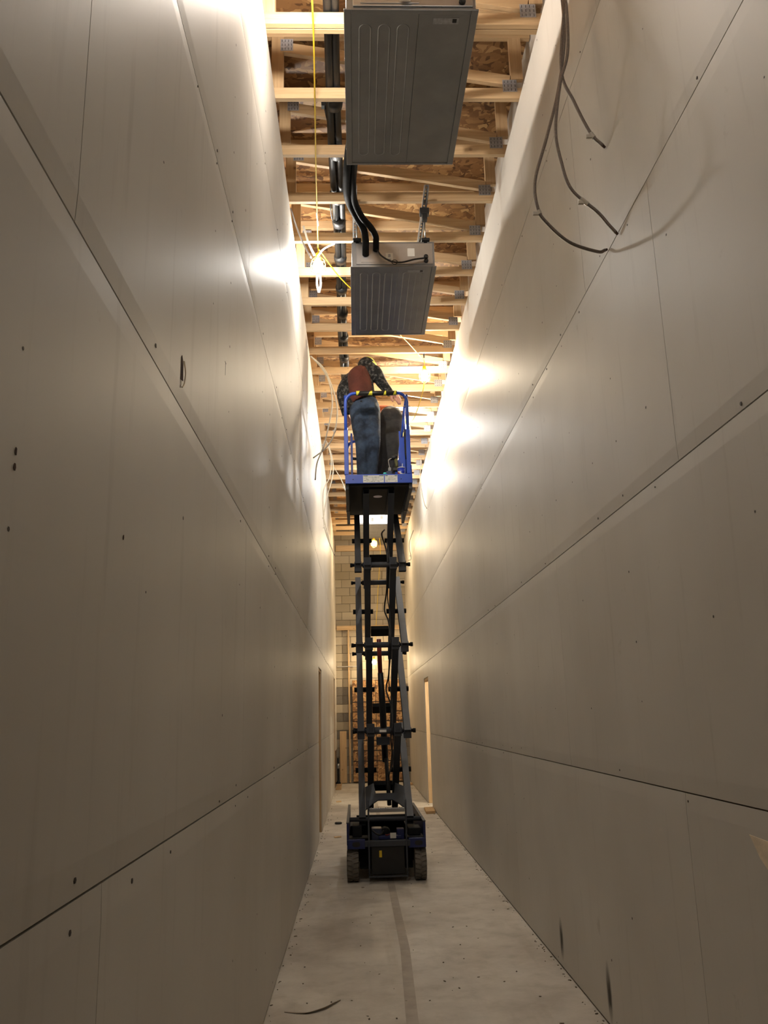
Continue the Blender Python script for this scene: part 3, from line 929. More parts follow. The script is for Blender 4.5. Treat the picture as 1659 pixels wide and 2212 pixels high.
# =================================================================== FLOOR LITTER
def litter(name, mb, mat, label, cat, group=None, bev=0.002):
    return tag(obj(name, mb, mat, bev=bev), label, cat, group)
litter('wood_offcut', MB().prism([(1.06, 13.93, 0.0), (1.21, 13.98, 0.0), (1.225, 14.62, 0.0), (1.075, 14.6, 0.0)], (0, 0, 0), (0, 0, 0.04)), PINE_Y, 'flat wooden block on the floor against the right wall by the doorway', 'offcut')
litter('roll_end', MB().lathe((-0.313, 13.0, 0.0), [(0.05, 0), (0.055, 0.02), (0.045, 0.03)], 14), BLACK, 'small black disc lying on the floor left of the lift', 'scrap')
litter('wood_chip', MB().prism([(-0.42, 16.2, 0), (-0.33, 16.25, 0), (-0.34, 16.42, 0), (-0.43, 16.38, 0)], (0, 0, 0), (0, 0, 0.012)), PINE_Y, 'thin brown wood scrap on the floor near the far left wall', 'scrap')
litter('wood_chip', MB().prism([(-0.33, 11.55, 0), (-0.24, 11.6, 0), (-0.25, 11.68, 0), (-0.34, 11.64, 0)], (0, 0, 0), (0, 0, 0.008)), PINE_Y, 'small wood scrap on the floor left of the lift tyre', 'scrap')
litter('wood_offcut', MB().prism([(1.08, 19.6, 0), (1.21, 19.62, 0), (1.21, 19.9, 0), (1.08, 19.9, 0)], (0, 0, 0), (0, 0, 0.04)), PINE_Y, 'dark wood offcut on the floor at the far right corner', 'offcut')
# torn curled strip near the camera
pts = crom([(-0.42, 4.976, 0.002), (-0.34, 4.945, 0.004), (-0.284, 4.939, 0.010), (-0.208, 4.988, 0.014), (-0.16, 5.06, 0.012), (-0.121, 5.129, 0.006)], 5)
m = MB()
n = len(pts)
for i, p in enumerate(pts):
    w = 0.028*math.sin(math.pi*min(1, (i+0.5)/n*1.1))**0.7*(1-0.75*i/n)+0.002
    m.v += [(p.x-0.1*w, p.y+w, 0.0015), (p.x, p.y-0.2*w, p.z+0.001), (p.x, p.y-0.2*w-0.001, p.z-0.001), (p.x-0.1*w, p.y+w, 0.0003)]
for i in range(n-1):
    for k in range(4):
        k2 = (k+1) % 4
        m.f.append((i*4+k, i*4+k2, (i+1)*4+k2, (i+1)*4+k))
m.f += [(0, 1, 2, 3), tuple((n-1)*4+k for k in range(4))]
tag(obj('paper_scrap', m, paint('dusty_paper', srgb(150, 136, 118), 0.9)), 'curled torn strip of brown paper on the floor nearest the camera', 'scrap')
# crumbs of gypsum and sawdust
deb = MB()
rd = random.Random(5)
for k in range(420):
    edge = rd.random()
    if edge < 0.3: x = XL+0.004+abs(rd.gauss(0, 0.03))
    elif edge < 0.65: x = XR-0.004-abs(rd.gauss(0, 0.03))
    else: x = rd.uniform(XL+0.05, XR-0.05)
    x = min(max(x, XL+0.012), XR-0.012)
    yv = 3.8+rd.random()**1.5*15
    s = rd.uniform(0.0015, 0.0055)*(1.5 if rd.random() < 0.06 else 1)
    a = rd.uniform(0, 3.14)
    l = rd.uniform(1, 2.6)
    c, sn = math.cos(a), math.sin(a)
    poly = [(x+s*l*c, yv+s*l*sn, 0), (x-s*sn, yv+s*c, 0), (x-s*l*c, yv-s*l*sn, 0), (x+s*sn, yv-s*c, 0)]
    deb.prism(poly, (0, 0, 0), (0, 0, s*0.8))
o = tag(obj('debris', deb, paint('crumbs', srgb(108, 96, 80), 0.95, 0, 0.4, 3)), 'scattered crumbs of gypsum and sawdust over the concrete floor', 'debris')
o['kind'] = 'stuff'

# =================================================================== SCISSOR LIFT
LF = empty('scissor_lift', (0.2525, 9.35, 0), 'raised blue and grey scissor lift standing in the middle of the corridor', 'scissor lift')
YN, YFAR = 8.70, 9.90
ZS = [0.56, 1.38, 2.245, 3.087, 3.86]
OX = (0.028, 0.498); IX = (0.128, 0.400)
# wheels
def wheel(xc, yc):
    r, w = 0.157, 0.115
    m = MB().lathe((xc-w/2, yc, r), [(0.105, 0.0), (0.140, 0.004), (0.150, 0.016), (0.150, w-0.016), (0.140, w-0.004), (0.105, w)], 28, 'x')
    for k in range(22):
        a = 2*math.pi*k/22
        for s in (0, 1):
            aa = a+(0.14 if s else 0)
            x0, x1 = (xc-w/2+0.004, xc-0.006) if s == 0 else (xc+0.006, xc+w/2-0.004)
            d = 0.095
            q = []
            for (xx, sh) in ((x0, 0.06 if s == 0 else -0.02), (x1, -0.02 if s == 0 else 0.06)):
                for (t, rr) in ((aa+sh-d, 0.148), (aa+sh+d, 0.148), (aa+sh+d, r), (aa+sh-d, r)):
                    q.append((xx, yc+rr*math.sin(t), r+rr*math.cos(t)))
            m.add(q, [(0, 1, 2, 3), (7, 6, 5, 4), (0, 4, 5, 1), (1, 5, 6, 2), (2, 6, 7, 3), (3, 7, 4, 0)])
    t = obj('tyre', m, RUBBER, LF)
    obj('wheel_hub', MB().lathe((xc-w/2+0.01, yc, r), [(0.10, 0), (0.104, 0.02), (0.104, w-0.04), (0.10, w-0.02)], 18, 'x'), LIFT_DARK, t)
for xc in (-0.0705, 0.5765):
    wheel(xc, 8.57); wheel(xc, 9.95)
# chassis
obj('chassis', MB().bx(-0.005, 0.51, 8.60, 10.15, 0.10, 0.36).bx(-0.125, 0.630, 8.78, 9.74, 0.14, 0.36).bx(-0.125, 0.63, 8.46, 10.15, 0.335, 0.36), LIFT_DARK, LF, bev=0.006)
obj('front_panel', MB().bx(0.105, 0.425, 8.455, 8.60, 0.07, 0.325), BLACK, LF, bev=0.008)
for x0, x1, cx in ((-0.122, 0.05, -0.035), (0.462, 0.630, 0.56)):
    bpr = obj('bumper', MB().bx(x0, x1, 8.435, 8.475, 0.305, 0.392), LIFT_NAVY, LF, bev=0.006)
    oval = []
    for k in range(16):
        a = 2*math.pi*k/16
        oval.append((cx+0.038*math.copysign(abs(math.cos(a))**0.7, math.cos(a)), 8.4345, 0.348+0.022*math.copysign(abs(math.sin(a))**0.7, math.sin(a))))
    obj('tie_down_slot', MB().prism(oval, (0, 0, 0), (0, -0.002, 0)), BLACK, bpr)
for x0, x1 in ((-0.125, -0.103), (0.608, 0.630)):
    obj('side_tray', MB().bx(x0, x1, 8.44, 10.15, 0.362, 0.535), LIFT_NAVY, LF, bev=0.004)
    obj('tray_rim', MB().bx(x0-0.003, x1+0.003, 8.44, 10.15, 0.5355, 0.5455), LIFT_GREY, LF, bev=0.002)
obj('tray_shelf', MB().bx(-0.102, 0.09, 8.46, 8.66, 0.395, 0.40).bx(0.44, 0.607, 8.46, 8.66, 0.395, 0.40), LIFT_DARK, LF)
obj('rear_cross_tube', MB().cyl((-0.10, 8.66, 0.548), (0.606, 8.66, 0.540), 0.021), LIFT_GREY, LF, True)
obj('step_beam', MB().bx(0.045, 0.48, 8.428, 8.50, 0.322, 0.376), LIFT_GREY, LF, bev=0.006)
obj('battery_cover', MB().bx(0.115, 0.215, 8.56, 8.72, 0.361, 0.47), paint('dull_blue_cover', srgb(54, 62, 84), 0.5), LF, bev=0.008)
obj('pump_motor', MB().lathe((0.25, 8.58, 0.42), [(0.045, 0), (0.05, 0.015), (0.05, 0.15), (0.04, 0.17)], 16, 'y'), LIFT_DARK, LF, True)
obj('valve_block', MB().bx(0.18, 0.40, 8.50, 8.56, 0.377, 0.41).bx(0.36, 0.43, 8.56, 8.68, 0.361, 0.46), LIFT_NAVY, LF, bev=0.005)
obj('instruction_label', MB().bx(0.292, 0.348, 8.492, 8.494, 0.386, 0.436), WHITE, LF)
obj('red_lever', MB().tube([(0.29, 8.497, 0.425), (0.26, 8.497, 0.415), (0.245, 8.50, 0.42)], 0.006, 6), RED, LF, True)
obj('yellow_tag', MB().bx(0.182, 0.207, 8.452, 8.4545, 0.225, 0.285), YELLOW, LF)
obj('pump_hose', MB().tube(crom([(0.12, 8.52, 0.46), (0.16, 8.50, 0.43), (0.2, 8.51, 0.42), (0.23, 8.55, 0.45)]), 0.009, 6), BLACK, LF, True)
obj('reservoir', MB().bx(-0.07, 0.02, 8.55, 8.8, 0.401, 0.50).bx(0.47, 0.59, 8.55, 8.8, 0.401, 0.47), LIFT_DARK, LF, bev=0.008)
# ladder
for x in (0.085, 0.443):
    obj('ladder_rail', MB().tube(crom([(x, 8.405, 0.07), (x, 8.405, 0.40), (x, 8.405, 0.745)], 4), 0.0085, 8), LIFT_GREY, LF, True)
obj('ladder_step', MB().bx(0.095, 0.433, 8.392, 8.44, 0.635, 0.672), GALV, LF, bev=0.004)
tr = MB()
for k in range(14):
    tr.bx(0.11+k*0.0225, 0.12+k*0.0225, 8.396, 8.436, 0.6722, 0.6765)
o = obj('step_treads', tr, STEEL, LF); o['kind'] = 'stuff'
obj('ladder_rung', MB().bx(0.078, 0.45, 8.395, 8.415, 0.055, 0.069), LIFT_GREY, LF, bev=0.003)
# scissor stack
def ext(a, b, e):
    a, b = Vector(a), Vector(b)
    d = (b-a).normalized()*e
    return a-d, b+d
for i in range(4):
    zb, zt = ZS[i], ZS[i+1]
    for x in OX:
        a, b = ext((x, YFAR, zt), (x, YN, zb), 0.055)
        obj('scissor_arm', MB().sqtube(a, b, 0.066, 0.098, 0.006, (1, 0, 0) if False else (0, 0, 1)), LIFT_GREY, LF)
    for x in IX:
        a, b = ext((x, YN, zt), (x, YFAR, zb), 0.055)
        obj('scissor_arm', MB().sqtube(a, b, 0.066, 0.098, 0.006), LIFT_GREY, LF)
    zm = (zb+zt)/2; ym = (YN+YFAR)/2
    for xa, xb in ((-0.035, 0.19), (0.338, 0.56)):
        obj('pivot_pin', MB().cyl((xa, ym, zm), (xb, ym, zm), 0.027, 12), LIFT_DARK, LF, True)
    # cross plate tying the inner pair together
    d = Vector((0, YN-YFAR, zt-zb)).normalized()
    c = Vector((0.264, YFAR, zb)) + d*0.40
    obj('cross_plate', MB().bar(c-d*0.06, c+d*0.06, 0.20, 0.05), LIFT_DARK, LF)
for i in (1, 2, 3):
    z = ZS[i]
    for y in (YN, YFAR):
        obj('pivot_pin', MB().cyl((-0.045, y, z), (0.572, y, z), 0.017, 12).cyl((-0.056, y, z), (-0.030, y, z), 0.022, 8).cyl((0.556, y, z), (0.583, y, z), 0.022, 8), LIFT_DARK, LF, True)
        obj('cross_tube', MB().cyl((0.075, y, z), (0.452, y, z), 0.029, 14), LIFT_GREY, LF, True)
        if y == YN:
            for x in IX:
                obj('arm_end_box', MB().sqtube((x, y+0.0, z-0.05), (x, y+0.0, z+0.075), 0.078, 0.085, 0.006, (0, 1, 0)), LIFT_GREY, LF)
            for x in OX:
                obj('arm_end_box', MB().sqtube((x, y, z-0.075), (x, y, z+0.03), 0.076, 0.085, 0.006, (0, 1, 0)), LIFT_GREY, LF)
obj('cross_tube', MB().cyl((-0.03, YN, ZS[0]), (0.55, YN, ZS[0]), 0.022, 12), LIFT_DARK, LF, True)
obj('tube_label', MB().bx(0.215, 0.285, YN-0.0315, YN-0.0297, ZS[1]-0.010, ZS[1]+0.014), WHITE, LF)
# bell-shaped gusset low on the stack, between the outer arms
dn = Vector((0, YFAR-YN, ZS[1]-ZS[0])).normalized()
nn = Vector((0, -dn.z, dn.y))
pol = [(0.062, 0.40), (0.15, 0.46), (0.17, 0.30), (0.355, 0.30), (0.375, 0.46), (0.464, 0.40), (0.464, 0.06), (0.40, 0.14), (0.335, 0.20), (0.19, 0.20), (0.125, 0.14), (0.062, 0.06)]
base = Vector((0, YN, ZS[0]))
obj('gusset_plate', MB().prism([base+dn*u+Vector((x, 0, 0))+nn*0.03 for x, u in pol], (0, 0, 0), nn*0.012), LIFT_GREY, LF)
# hydraulic cylinder
cy = obj('hydraulic_cylinder', MB().tube([(0.29, 9.45, 1.05), (0.268, 9.22, 1.62), (0.25, 9.10, 1.98)], [0.034, 0.036, 0.030], 14), BLACK, LF, True)
obj('cylinder_rod', MB().cyl((0.248, 9.10, 1.985), (0.238, 9.0, 2.33), 0.024), RED, cy, True)
obj('lower_strut', MB().cyl((0.315, 9.2, 0.62), (0.30, 9.40, 1.08), 0.022), BLACK, LF, True)
obj('junction_plate', MB().bx(0.185, 0.325, 8.80, 8.83, 1.24, 1.32), LIFT_GREY, LF, bev=0.004)
obj('hydraulic_hose', MB().tube(crom([(0.30, 8.70, 0.95), (0.345, 8.72, 1.10), (0.33, 8.69, 1.30), (0.345, 8.66, 1.42), (0.35, 8.9, 1.62), (0.305, 9.05, 1.80), (0.335, 9.0, 1.95), (0.34, 8.75, 2.15), (0.345, 8.66, 2.28), (0.345, 8.9, 2.5), (0.31, 9.1, 2.66), (0.335, 9.0, 2.85), (0.345, 8.68, 3.10), (0.335, 8.9, 3.3), (0.30, 9.1, 3.50), (0.34, 9.3, 3.6)], 5), 0.0085, 7), BLACK, LF, True)
obj('hydraulic_hose', MB().tube(crom([(0.32, 8.74, 1.02), (0.355, 8.71, 1.35), (0.36, 8.95, 1.7), (0.335, 9.02, 1.9), (0.355, 8.68, 2.22), (0.36, 8.95, 2.6), (0.345, 9.0, 2.8), (0.36, 8.68, 3.12), (0.35, 8.95, 3.4)], 5), 0.006, 6), BLACK, LF, True)
# platform
PX0, PX1, PY0, PY1, PZ = -0.092, 0.620, 8.50, 10.16, 4.03
obj('platform_deck', MB().bx(PX0+0.004, PX1-0.004, PY0+0.002, PY1, PZ-0.045, PZ), LIFT_DARK, LF, bev=0.003)
for x0, x1 in ((PX0, PX0+0.036), (PX1-0.036, PX1)):
    obj('side_beam', MB().bx(x0, x1, PY0+0.005, PY1-0.02, PZ-0.165, PZ-0.046), LIFT_GREY, LF, bev=0.003)
    obj('beam_strap', MB().bx(x0-0.004, x1+0.004, 9.45, 9.50, PZ-0.17, PZ-0.10), BLACK, LF)
obj('slide_rail', MB().bx(0.10, 0.16, 8.62, 9.9, PZ-0.11, PZ-0.046).bx(0.37, 0.43, 8.62, 9.9, PZ-0.11, PZ-0.046), LIFT_DARK, LF, bev=0.003)
obj('underside_panel', MB().bx(0.162, 0.368, 8.74, 9.62, PZ-0.10, PZ-0.085), LIFT_DARK, LF, bev=0.003)
obj('access_hole', MB().lathe((0.265, 9.05, PZ-0.1012), [(0.05, 0), (0.05, 0.001)], 20), LIFT_BLUE, LF)
obj('front_cross_beam', MB().bx(PX0+0.037, PX1-0.037, PY0+0.02, PY0+0.10, PZ-0.115, PZ-0.046), LIFT_DARK, LF, bev=0.003)
tb = obj('toe_board', MB().bx(PX0, PX1, PY0-0.022, PY0, PZ-0.105, PZ-0.006), LIFT_BLUE, LF, bev=0.003)
for x in (-0.01, 0.50):
    obj('bolt_hole', MB().lathe((x, PY0-0.0222, PZ-0.062), [(0.006, 0), (0.006, -0.0008)], 8, 'y'), BLACK, tb)
for x0, x1, seed in ((0.096, 0.318, 1), (0.328, 0.462, 2)):
    lb_ = obj('safety_label', MB().bx(x0, x1, PY0-0.0235, PY0-0.0222, PZ-0.098, PZ-0.018), WHITE, tb)
    pr_, hd = MB(), MB()
    rr = random.Random(seed)
    yq = PY0-0.0240
    hd.bx(x0+0.004, x0+0.05*(x1-x0)/0.22, yq, yq+0.0004, PZ-0.028, PZ-0.021).bx(x1-0.05*(x1-x0)/0.22, x1-0.004, yq, yq+0.0004, PZ-0.028, PZ-0.021)
    for rz in range(5):
        zz = PZ-0.036-rz*0.012
        xx = x0+0.008
        while xx < x1-0.02:
            l = rr.uniform(0.008, 0.03)
            if rr.random() < 0.75:
                pr_.bx(xx, min(xx+l, x1-0.006), yq, yq+0.0004, zz-rr.choice((0.0025, 0.0025, 0.005)), zz)
            xx += l+0.006
    obj('header_print', hd, INKG, lb_)
    obj('small_print', pr_, paint('grey_print', srgb(130, 134, 132), 0.6), lb_)
for x in (PX0, PX1-0.012):
    obj('side_toe_board', MB().bx(x, x+0.012, PY0+0.001, PY1, PZ-0.006, PZ+0.10), LIFT_BLUE, LF, bev=0.002)
# guard rails
def gate_frame(y, name):
    xl, xr_, zt, r = PX0+0.012, PX1-0.030, 4.955, 0.105
    pts = [(xl, y, PZ-0.003), (xl, y, zt-r)]
    for k in range(1, 7):
        a = math.pi/2*k/6
        pts.append((xl+r-r*math.cos(a), y, zt-r+r*math.sin(a)))
    for k in range(0, 7):
        a = math.pi/2*k/6
        pts.append((xr_-r+r*math.sin(a), y, zt-r+r*math.cos(a)))
    pts.append((xr_, y, PZ-0.003))
    return obj(name, MB().tube(pts, 0.0175, 10), LIFT_BLUE, LF, True)
ff = gate_frame(PY0+0.012, 'end_guardrail')
gate_frame(PY1-0.02, 'end_guardrail')
obj('post_sleeve', MB().bar((PX0+0.014, PY0+0.012, PZ+0.0), (PX0+0.013, PY0+0.012, 4.53), 0.044, 0.044), LIFT_BLUE, LF, bev=0.004)
obj('post_sleeve', MB().bar((PX1-0.030, PY0+0.012, PZ+0.0), (PX1-0.030, PY0+0.012, 4.53), 0.044, 0.044), LIFT_BLUE, LF, bev=0.004)
for x, sx in ((PX0+0.012, -1), (PX1-0.03, 1)):
    obj('lock_pin', MB().cyl((x-0.035, PY0+0.012, 4.80), (x+0.035, PY0+0.012, 4.80), 0.006, 8), STEEL, LF, True)
    for z in (4.93, 4.50):
        obj('side_rail', MB().cyl((x, PY0+0.03, z), (x, PY1-0.03, z), 0.015, 10), LIFT_BLUE, LF, True)
    for y in (9.05, 9.62):
        obj('side_post', MB().cyl((x, y, PZ), (x, y, 4.93), 0.014, 10), LIFT_BLUE, LF, True)
pad = obj('rail_padding', MB().cyl((0.035, PY0+0.012, 4.955), (0.483, PY0+0.012, 4.955), 0.0265, 16), BLACK, LF, True)
for xa, xb, up_ in ((0.040, 0.085, 1), (0.165, 0.215, -1), (0.335, 0.365, -1), (0.44, 0.475, -1)):
    m = MB(); rr_ = 0.0272; ns = 8
    for k in range(ns+1):
        t = k/ns
        a = math.radians(-150+t*140)
        if up_ > 0: x0_, x1_ = xa, xa+(xb-xa)*(0.35+0.65*t)
        else: x0_, x1_ = xa+(xb-xa)*0.75*t, xb
        yq, zq = PY0+0.012+math.cos(a)*rr_*1.0, 4.955+math.sin(a)*rr_
        yq = PY0+0.012+rr_*math.sin(math.radians(-150+t*140)) if False else PY0+0.012-rr_*math.cos(math.radians(-70+t*140))
        zq = 4.955+rr_*math.sin(math.radians(-70+t*140))
        m.v += [(x0_, yq, zq), (x1_, yq, zq), (x1_, yq+0.001, zq), (x0_, yq+0.001, zq)]
    for k in range(ns):
        b0 = k*4
        for q in range(4):
            q2 = (q+1) % 4
            m.f.append((b0+q, b0+q2, b0+4+q2, b0+4+q))
    m.f += [(0, 1, 2, 3), tuple(ns*4+q for q in range(4))]
    obj('warning_stripe', m, YTAPE, pad)
obj('inner_post', MB().bar((-0.020, 8.88, PZ), (-0.020, 8.88, 4.62), 0.024, 0.04), LIFT_BLUE, LF, bev=0.003)
obj('inner_rail', MB().cyl((-0.02, 8.88, 4.33), (0.06, 8.92, 4.33), 0.016), BLACK, LF, True)
obj('gate_panel', MB().prism([(0.512, 8.87, 4.64), (0.53, 8.87, 4.64), (0.53, 8.87, 4.575), (0.568, 8.87, 4.575), (0.578, 8.87, PZ+0.01), (0.46, 8.87, PZ+0.01), (0.46, 8.87, 4.25), (0.518, 8.87, 4.33)], (0, 0, 0), (0, 0.006, 0)), LIFT_BLUE, LF)
obj('gate_brace', MB().cyl((0.585, 8.86, 4.93), (0.545, 8.86, 4.57), 0.013), LIFT_BLUE, LF, True)
obj('hose_sleeve', MB().tube([(0.588, 8.75, 4.27), (0.59, 8.75, 4.34), (0.592, 8.75, 4.56), (0.588, 8.75, 4.62)], [0.016, 0.026, 0.026, 0.012], 12), BLACK, LF, True)
cb = obj('control_box', MB().bx(0.515, 0.575, 9.42, 9.54, 4.955, 5.07), BLACK, LF, bev=0.008)
obj('joystick', MB().tube([(0.55, 9.46, 5.071), (0.552, 9.45, 5.14)], [0.008, 0.012], 8), BLACK, cb, True)
obj('control_cable', MB().tube(crom([(0.56, 9.42, 4.96), (0.575, 9.2, 4.85), (0.565, 9.0, 4.72), (0.585, 8.95, 4.60), (0.57, 8.95, 4.45)]), 0.008, 6), BLACK, cb, True)
obj('marker_lamp', MB().bx(PX0-0.010, PX0-0.0045, 9.42, 9.45, PZ-0.13, PZ-0.10), VESTO, LF)
# things carried on the platform
cp = empty('drink_cup', (0.515, 8.64, PZ), 'blue, red and white paper cup standing on the lift platform', 'cup')
obj('cup_body', MB().lathe((0.515, 8.64, PZ), [(0.036, 0.0), (0.044, 0.10)], 18), paint('cup_blue', srgb(34, 60, 178), 0.4, 0, 0.05), cp, True)
def wrap(z0f, z1f, a0, a1, rr, mat, nm):
    m = MB(); N = 10
    for k in range(N+1):
        t = k/N; a = math.radians(a0+(a1-a0)*t)
        za, zb = z0f(t), z1f(t)
        for z in (za, zb):
            r_ = 0.036+0.08*z+rr
            m.v.append((0.515+r_*math.sin(a), 8.64-r_*math.cos(a), PZ+z))
    for k in range(N):
        m.f.append((2*k, 2*k+2, 2*k+3, 2*k+1))
    return obj(nm, m, mat, cp, True)
wrap(lambda t: 0.004, lambda t: 0.066-0.01*t, -80, 70, 0.0006, WHITE, 'white_band')
wrap(lambda t: 0.006, lambda t: 0.062-0.03*t, -75, -20, 0.0012, paint('cup_red', srgb(190, 34, 40), 0.4), 'red_mark')
wrap(lambda t: 0.050-0.014*math.sin(math.pi*t), lambda t: 0.054+0.008*math.sin(math.pi*t), -15, 55, 0.0012, MATS['cup_blue'], 'blue_mark')
obj('lid', MB().lathe((0.515, 8.64, PZ+0.1002), [(0.047, 0), (0.047, 0.006), (0.04, 0.010)], 18), WHITE, cp, True)
obj('straw', MB().cyl((0.525, 8.645, PZ+0.111), (0.53, 8.65, PZ+0.16), 0.0035, 8), WHITE, cp, True)
tl = empty('tool_case', (0.385, 8.66, PZ), 'small dark blue tool case on the platform between the workers and cup', 'tool case')
obj('case_body', MB().bx(0.35, 0.415, 8.62, 8.70, PZ, PZ+0.07), paint('navy_plastic', srgb(44, 58, 92), 0.5), tl, bev=0.008)
obj('grey_insert', MB().bx(0.372, 0.405, 8.63, 8.69, PZ+0.0705, PZ+0.115), paint('grey_plastic', srgb(150, 152, 148), 0.5), tl, bev=0.008)
obj('wire_handle', MB().tube(crom([(0.40, 8.64, PZ+0.05), (0.385, 8.63, PZ+0.13), (0.378, 8.63, PZ+0.19), (0.41, 8.64, PZ+0.22)]), 0.0035, 6), CLIP, tl, True)
tag(obj('tape_roll', MB().lathe((0.335, 8.60, PZ), [(0.018, 0), (0.02, 0.01), (0.02, 0.035), (0.016, 0.045)], 12), paint('teal_plastic', srgb(70, 190, 190), 0.4), smooth=True), 'small teal roll at the platform edge above the labels', 'roll')
dr = empty('cordless_drill', (0.45, 8.78, 4.19), 'black and olive cordless drill hung on the blue platform gate panel', 'drill')
obj('drill_body', MB().tube([(0.405, 8.80, 4.285), (0.43, 8.79, 4.30), (0.47, 8.79, 4.31), (0.485, 8.79, 4.31)], [0.012, 0.026, 0.028, 0.02], 12), BLACK, dr, True)
obj('drill_grip', MB().tube([(0.465, 8.79, 4.29), (0.475, 8.79, 4.22), (0.47, 8.79, 4.19)], [0.018, 0.017, 0.02], 10), paint('olive_plastic', srgb(92, 92, 48), 0.5), dr, True)
obj('drill_battery', MB().bx(0.435, 0.495, 8.765, 8.815, 4.145, 4.185), BLACK, dr, bev=0.006)
obj('drill_chuck', MB().tube([(0.38, 8.80, 4.275), (0.405, 8.80, 4.285)], [0.006, 0.014], 10), STEEL, dr, True)

# =================================================================== PEOPLE
def fuse(o, vox, it=3):
    r = o.modifiers.new('fuse', 'REMESH')
    r.mode = 'VOXEL'
    r.voxel_size = vox
    r.use_smooth_shade = True
    s = o.modifiers.new('soften', 'SMOOTH')
    s.factor = 0.5
    s.iterations = it
    return o

def ball(m, c, r, n=12):
    rx, ry, rz = r if isinstance(r, tuple) else (r, r, r)
    k = 8
    prof = []
    vs, fs = [], []
    for i in range(k+1):
        a = -math.pi/2+math.pi*i/k
        for j in range(n):
            t = 2*math.pi*j/n
            q = max(math.cos(a), 0.02)
            vs.append((c[0]+rx*q*math.cos(t), c[1]+ry*q*math.sin(t), c[2]+rz*math.sin(a)))
    for i in range(k):
        for j in range(n):
            j2 = (j+1) % n
            fs.append((i*n+j, i*n+j2, (i+1)*n+j2, (i+1)*n+j))
    fs.append(tuple(range(n))[::-1]); fs.append(tuple(k*n+j for j in range(n)))
    m.add(vs, fs)

def limb(m, pts, rad, n=14, k=4):
    """smooth tapered limb through joints, rounded ends"""
    P = crom(pts, k)
    R = []
    for i in range(len(pts)-1):
        for j in range(k):
            t = j/k
            a, b = rad[i], rad[i+1]
            if isinstance(a, tuple): R.append((a[0]*(1-t)+b[0]*t, a[1]*(1-t)+b[1]*t))
            else: R.append(a*(1-t)+b*t)
    R.append(rad[-1])
    m.tube(P, R, n)

def hand(m, wrist, knuck, side, palm_n, curl=0.5, size=1.0):
    """palm, four bent fingers of unequal length and a thumb; side points to the thumb"""
    w, kx = Vector(wrist), Vector(knuck)
    d = (kx-w).normalized()
    s = Vector(side); s = (s-d*s.dot(d)).normalized()
    nrm = Vector(palm_n); nrm = (nrm-d*nrm.dot(d)-s*nrm.dot(s)).normalized()
    m.tube([w, w+(kx-w)*0.5, kx], [(0.026*size, 0.019*size), (0.036*size, 0.017*size), (0.038*size, 0.015*size)], 12)
    for q, (off, ln) in enumerate(((0.030, 0.070), (0.010, 0.080), (-0.010, 0.074), (-0.029, 0.058))):
        p = kx+s*off*size-d*0.012
        pts = [p]
        ang = 0.15
        for f in (0.45, 0.32, 0.23):
            ang += curl
            p = p+(d*math.cos(ang)+nrm*math.sin(ang))*(ln*f*1.15*size)
            pts.append(p)
        m.tube(crom(pts, 3), [0.0098*size]*4+[0.009*size]*3+[0.0085*size]*2+[0.007*size], 8)
    t0 = w+d*0.028*size+s*0.024*size
    t1 = t0+(d*0.6+s*0.8).normalized()*0.036*size+nrm*0.010
    t2 = t1+(d*0.9+s*0.35+nrm*0.4).normalized()*0.032*size
    m.tube(crom([t0, t1, t2], 3), [0.015*size, 0.014*size, 0.013*size, 0.0115*size, 0.010*size, 0.009*size, 0.0075*size], 8)

def head_shape(m, c, face, r=0.098):
    """skull with jaw, nose, brow, lips and ears, facing the direction given"""
    c = Vector(c); f = Vector(face).normalized()
    sd = f.cross(Vector((0, 0, 1))).normalized()
    u = sd.cross(f).normalized()
    ball(m, c, (r*0.80, r*0.95, r*1.0), 16)
    ball(m, c+f*0.035-u*0.055, 0.055, 12)
    ball(m, c+f*0.070-u*0.085, 0.026, 10)
    m.tube([c+f*0.088+u*0.012, c+f*0.108-u*0.022, c+f*0.100-u*0.034], [0.010, 0.014, 0.013], 8)
    ball(m, c+f*0.086-u*0.058, (0.020, 0.020, 0.008), 8)
    for q in (-1, 1):
        ball(m, c+f*0.080+sd*q*0.032+u*0.008, 0.012, 8)
        ball(m, c+sd*q*0.082-u*0.012, (0.014, 0.020, 0.028), 8)
        ball(m, c+f*0.078+sd*q*0.033+u*0.028, (0.022, 0.012, 0.009), 8)

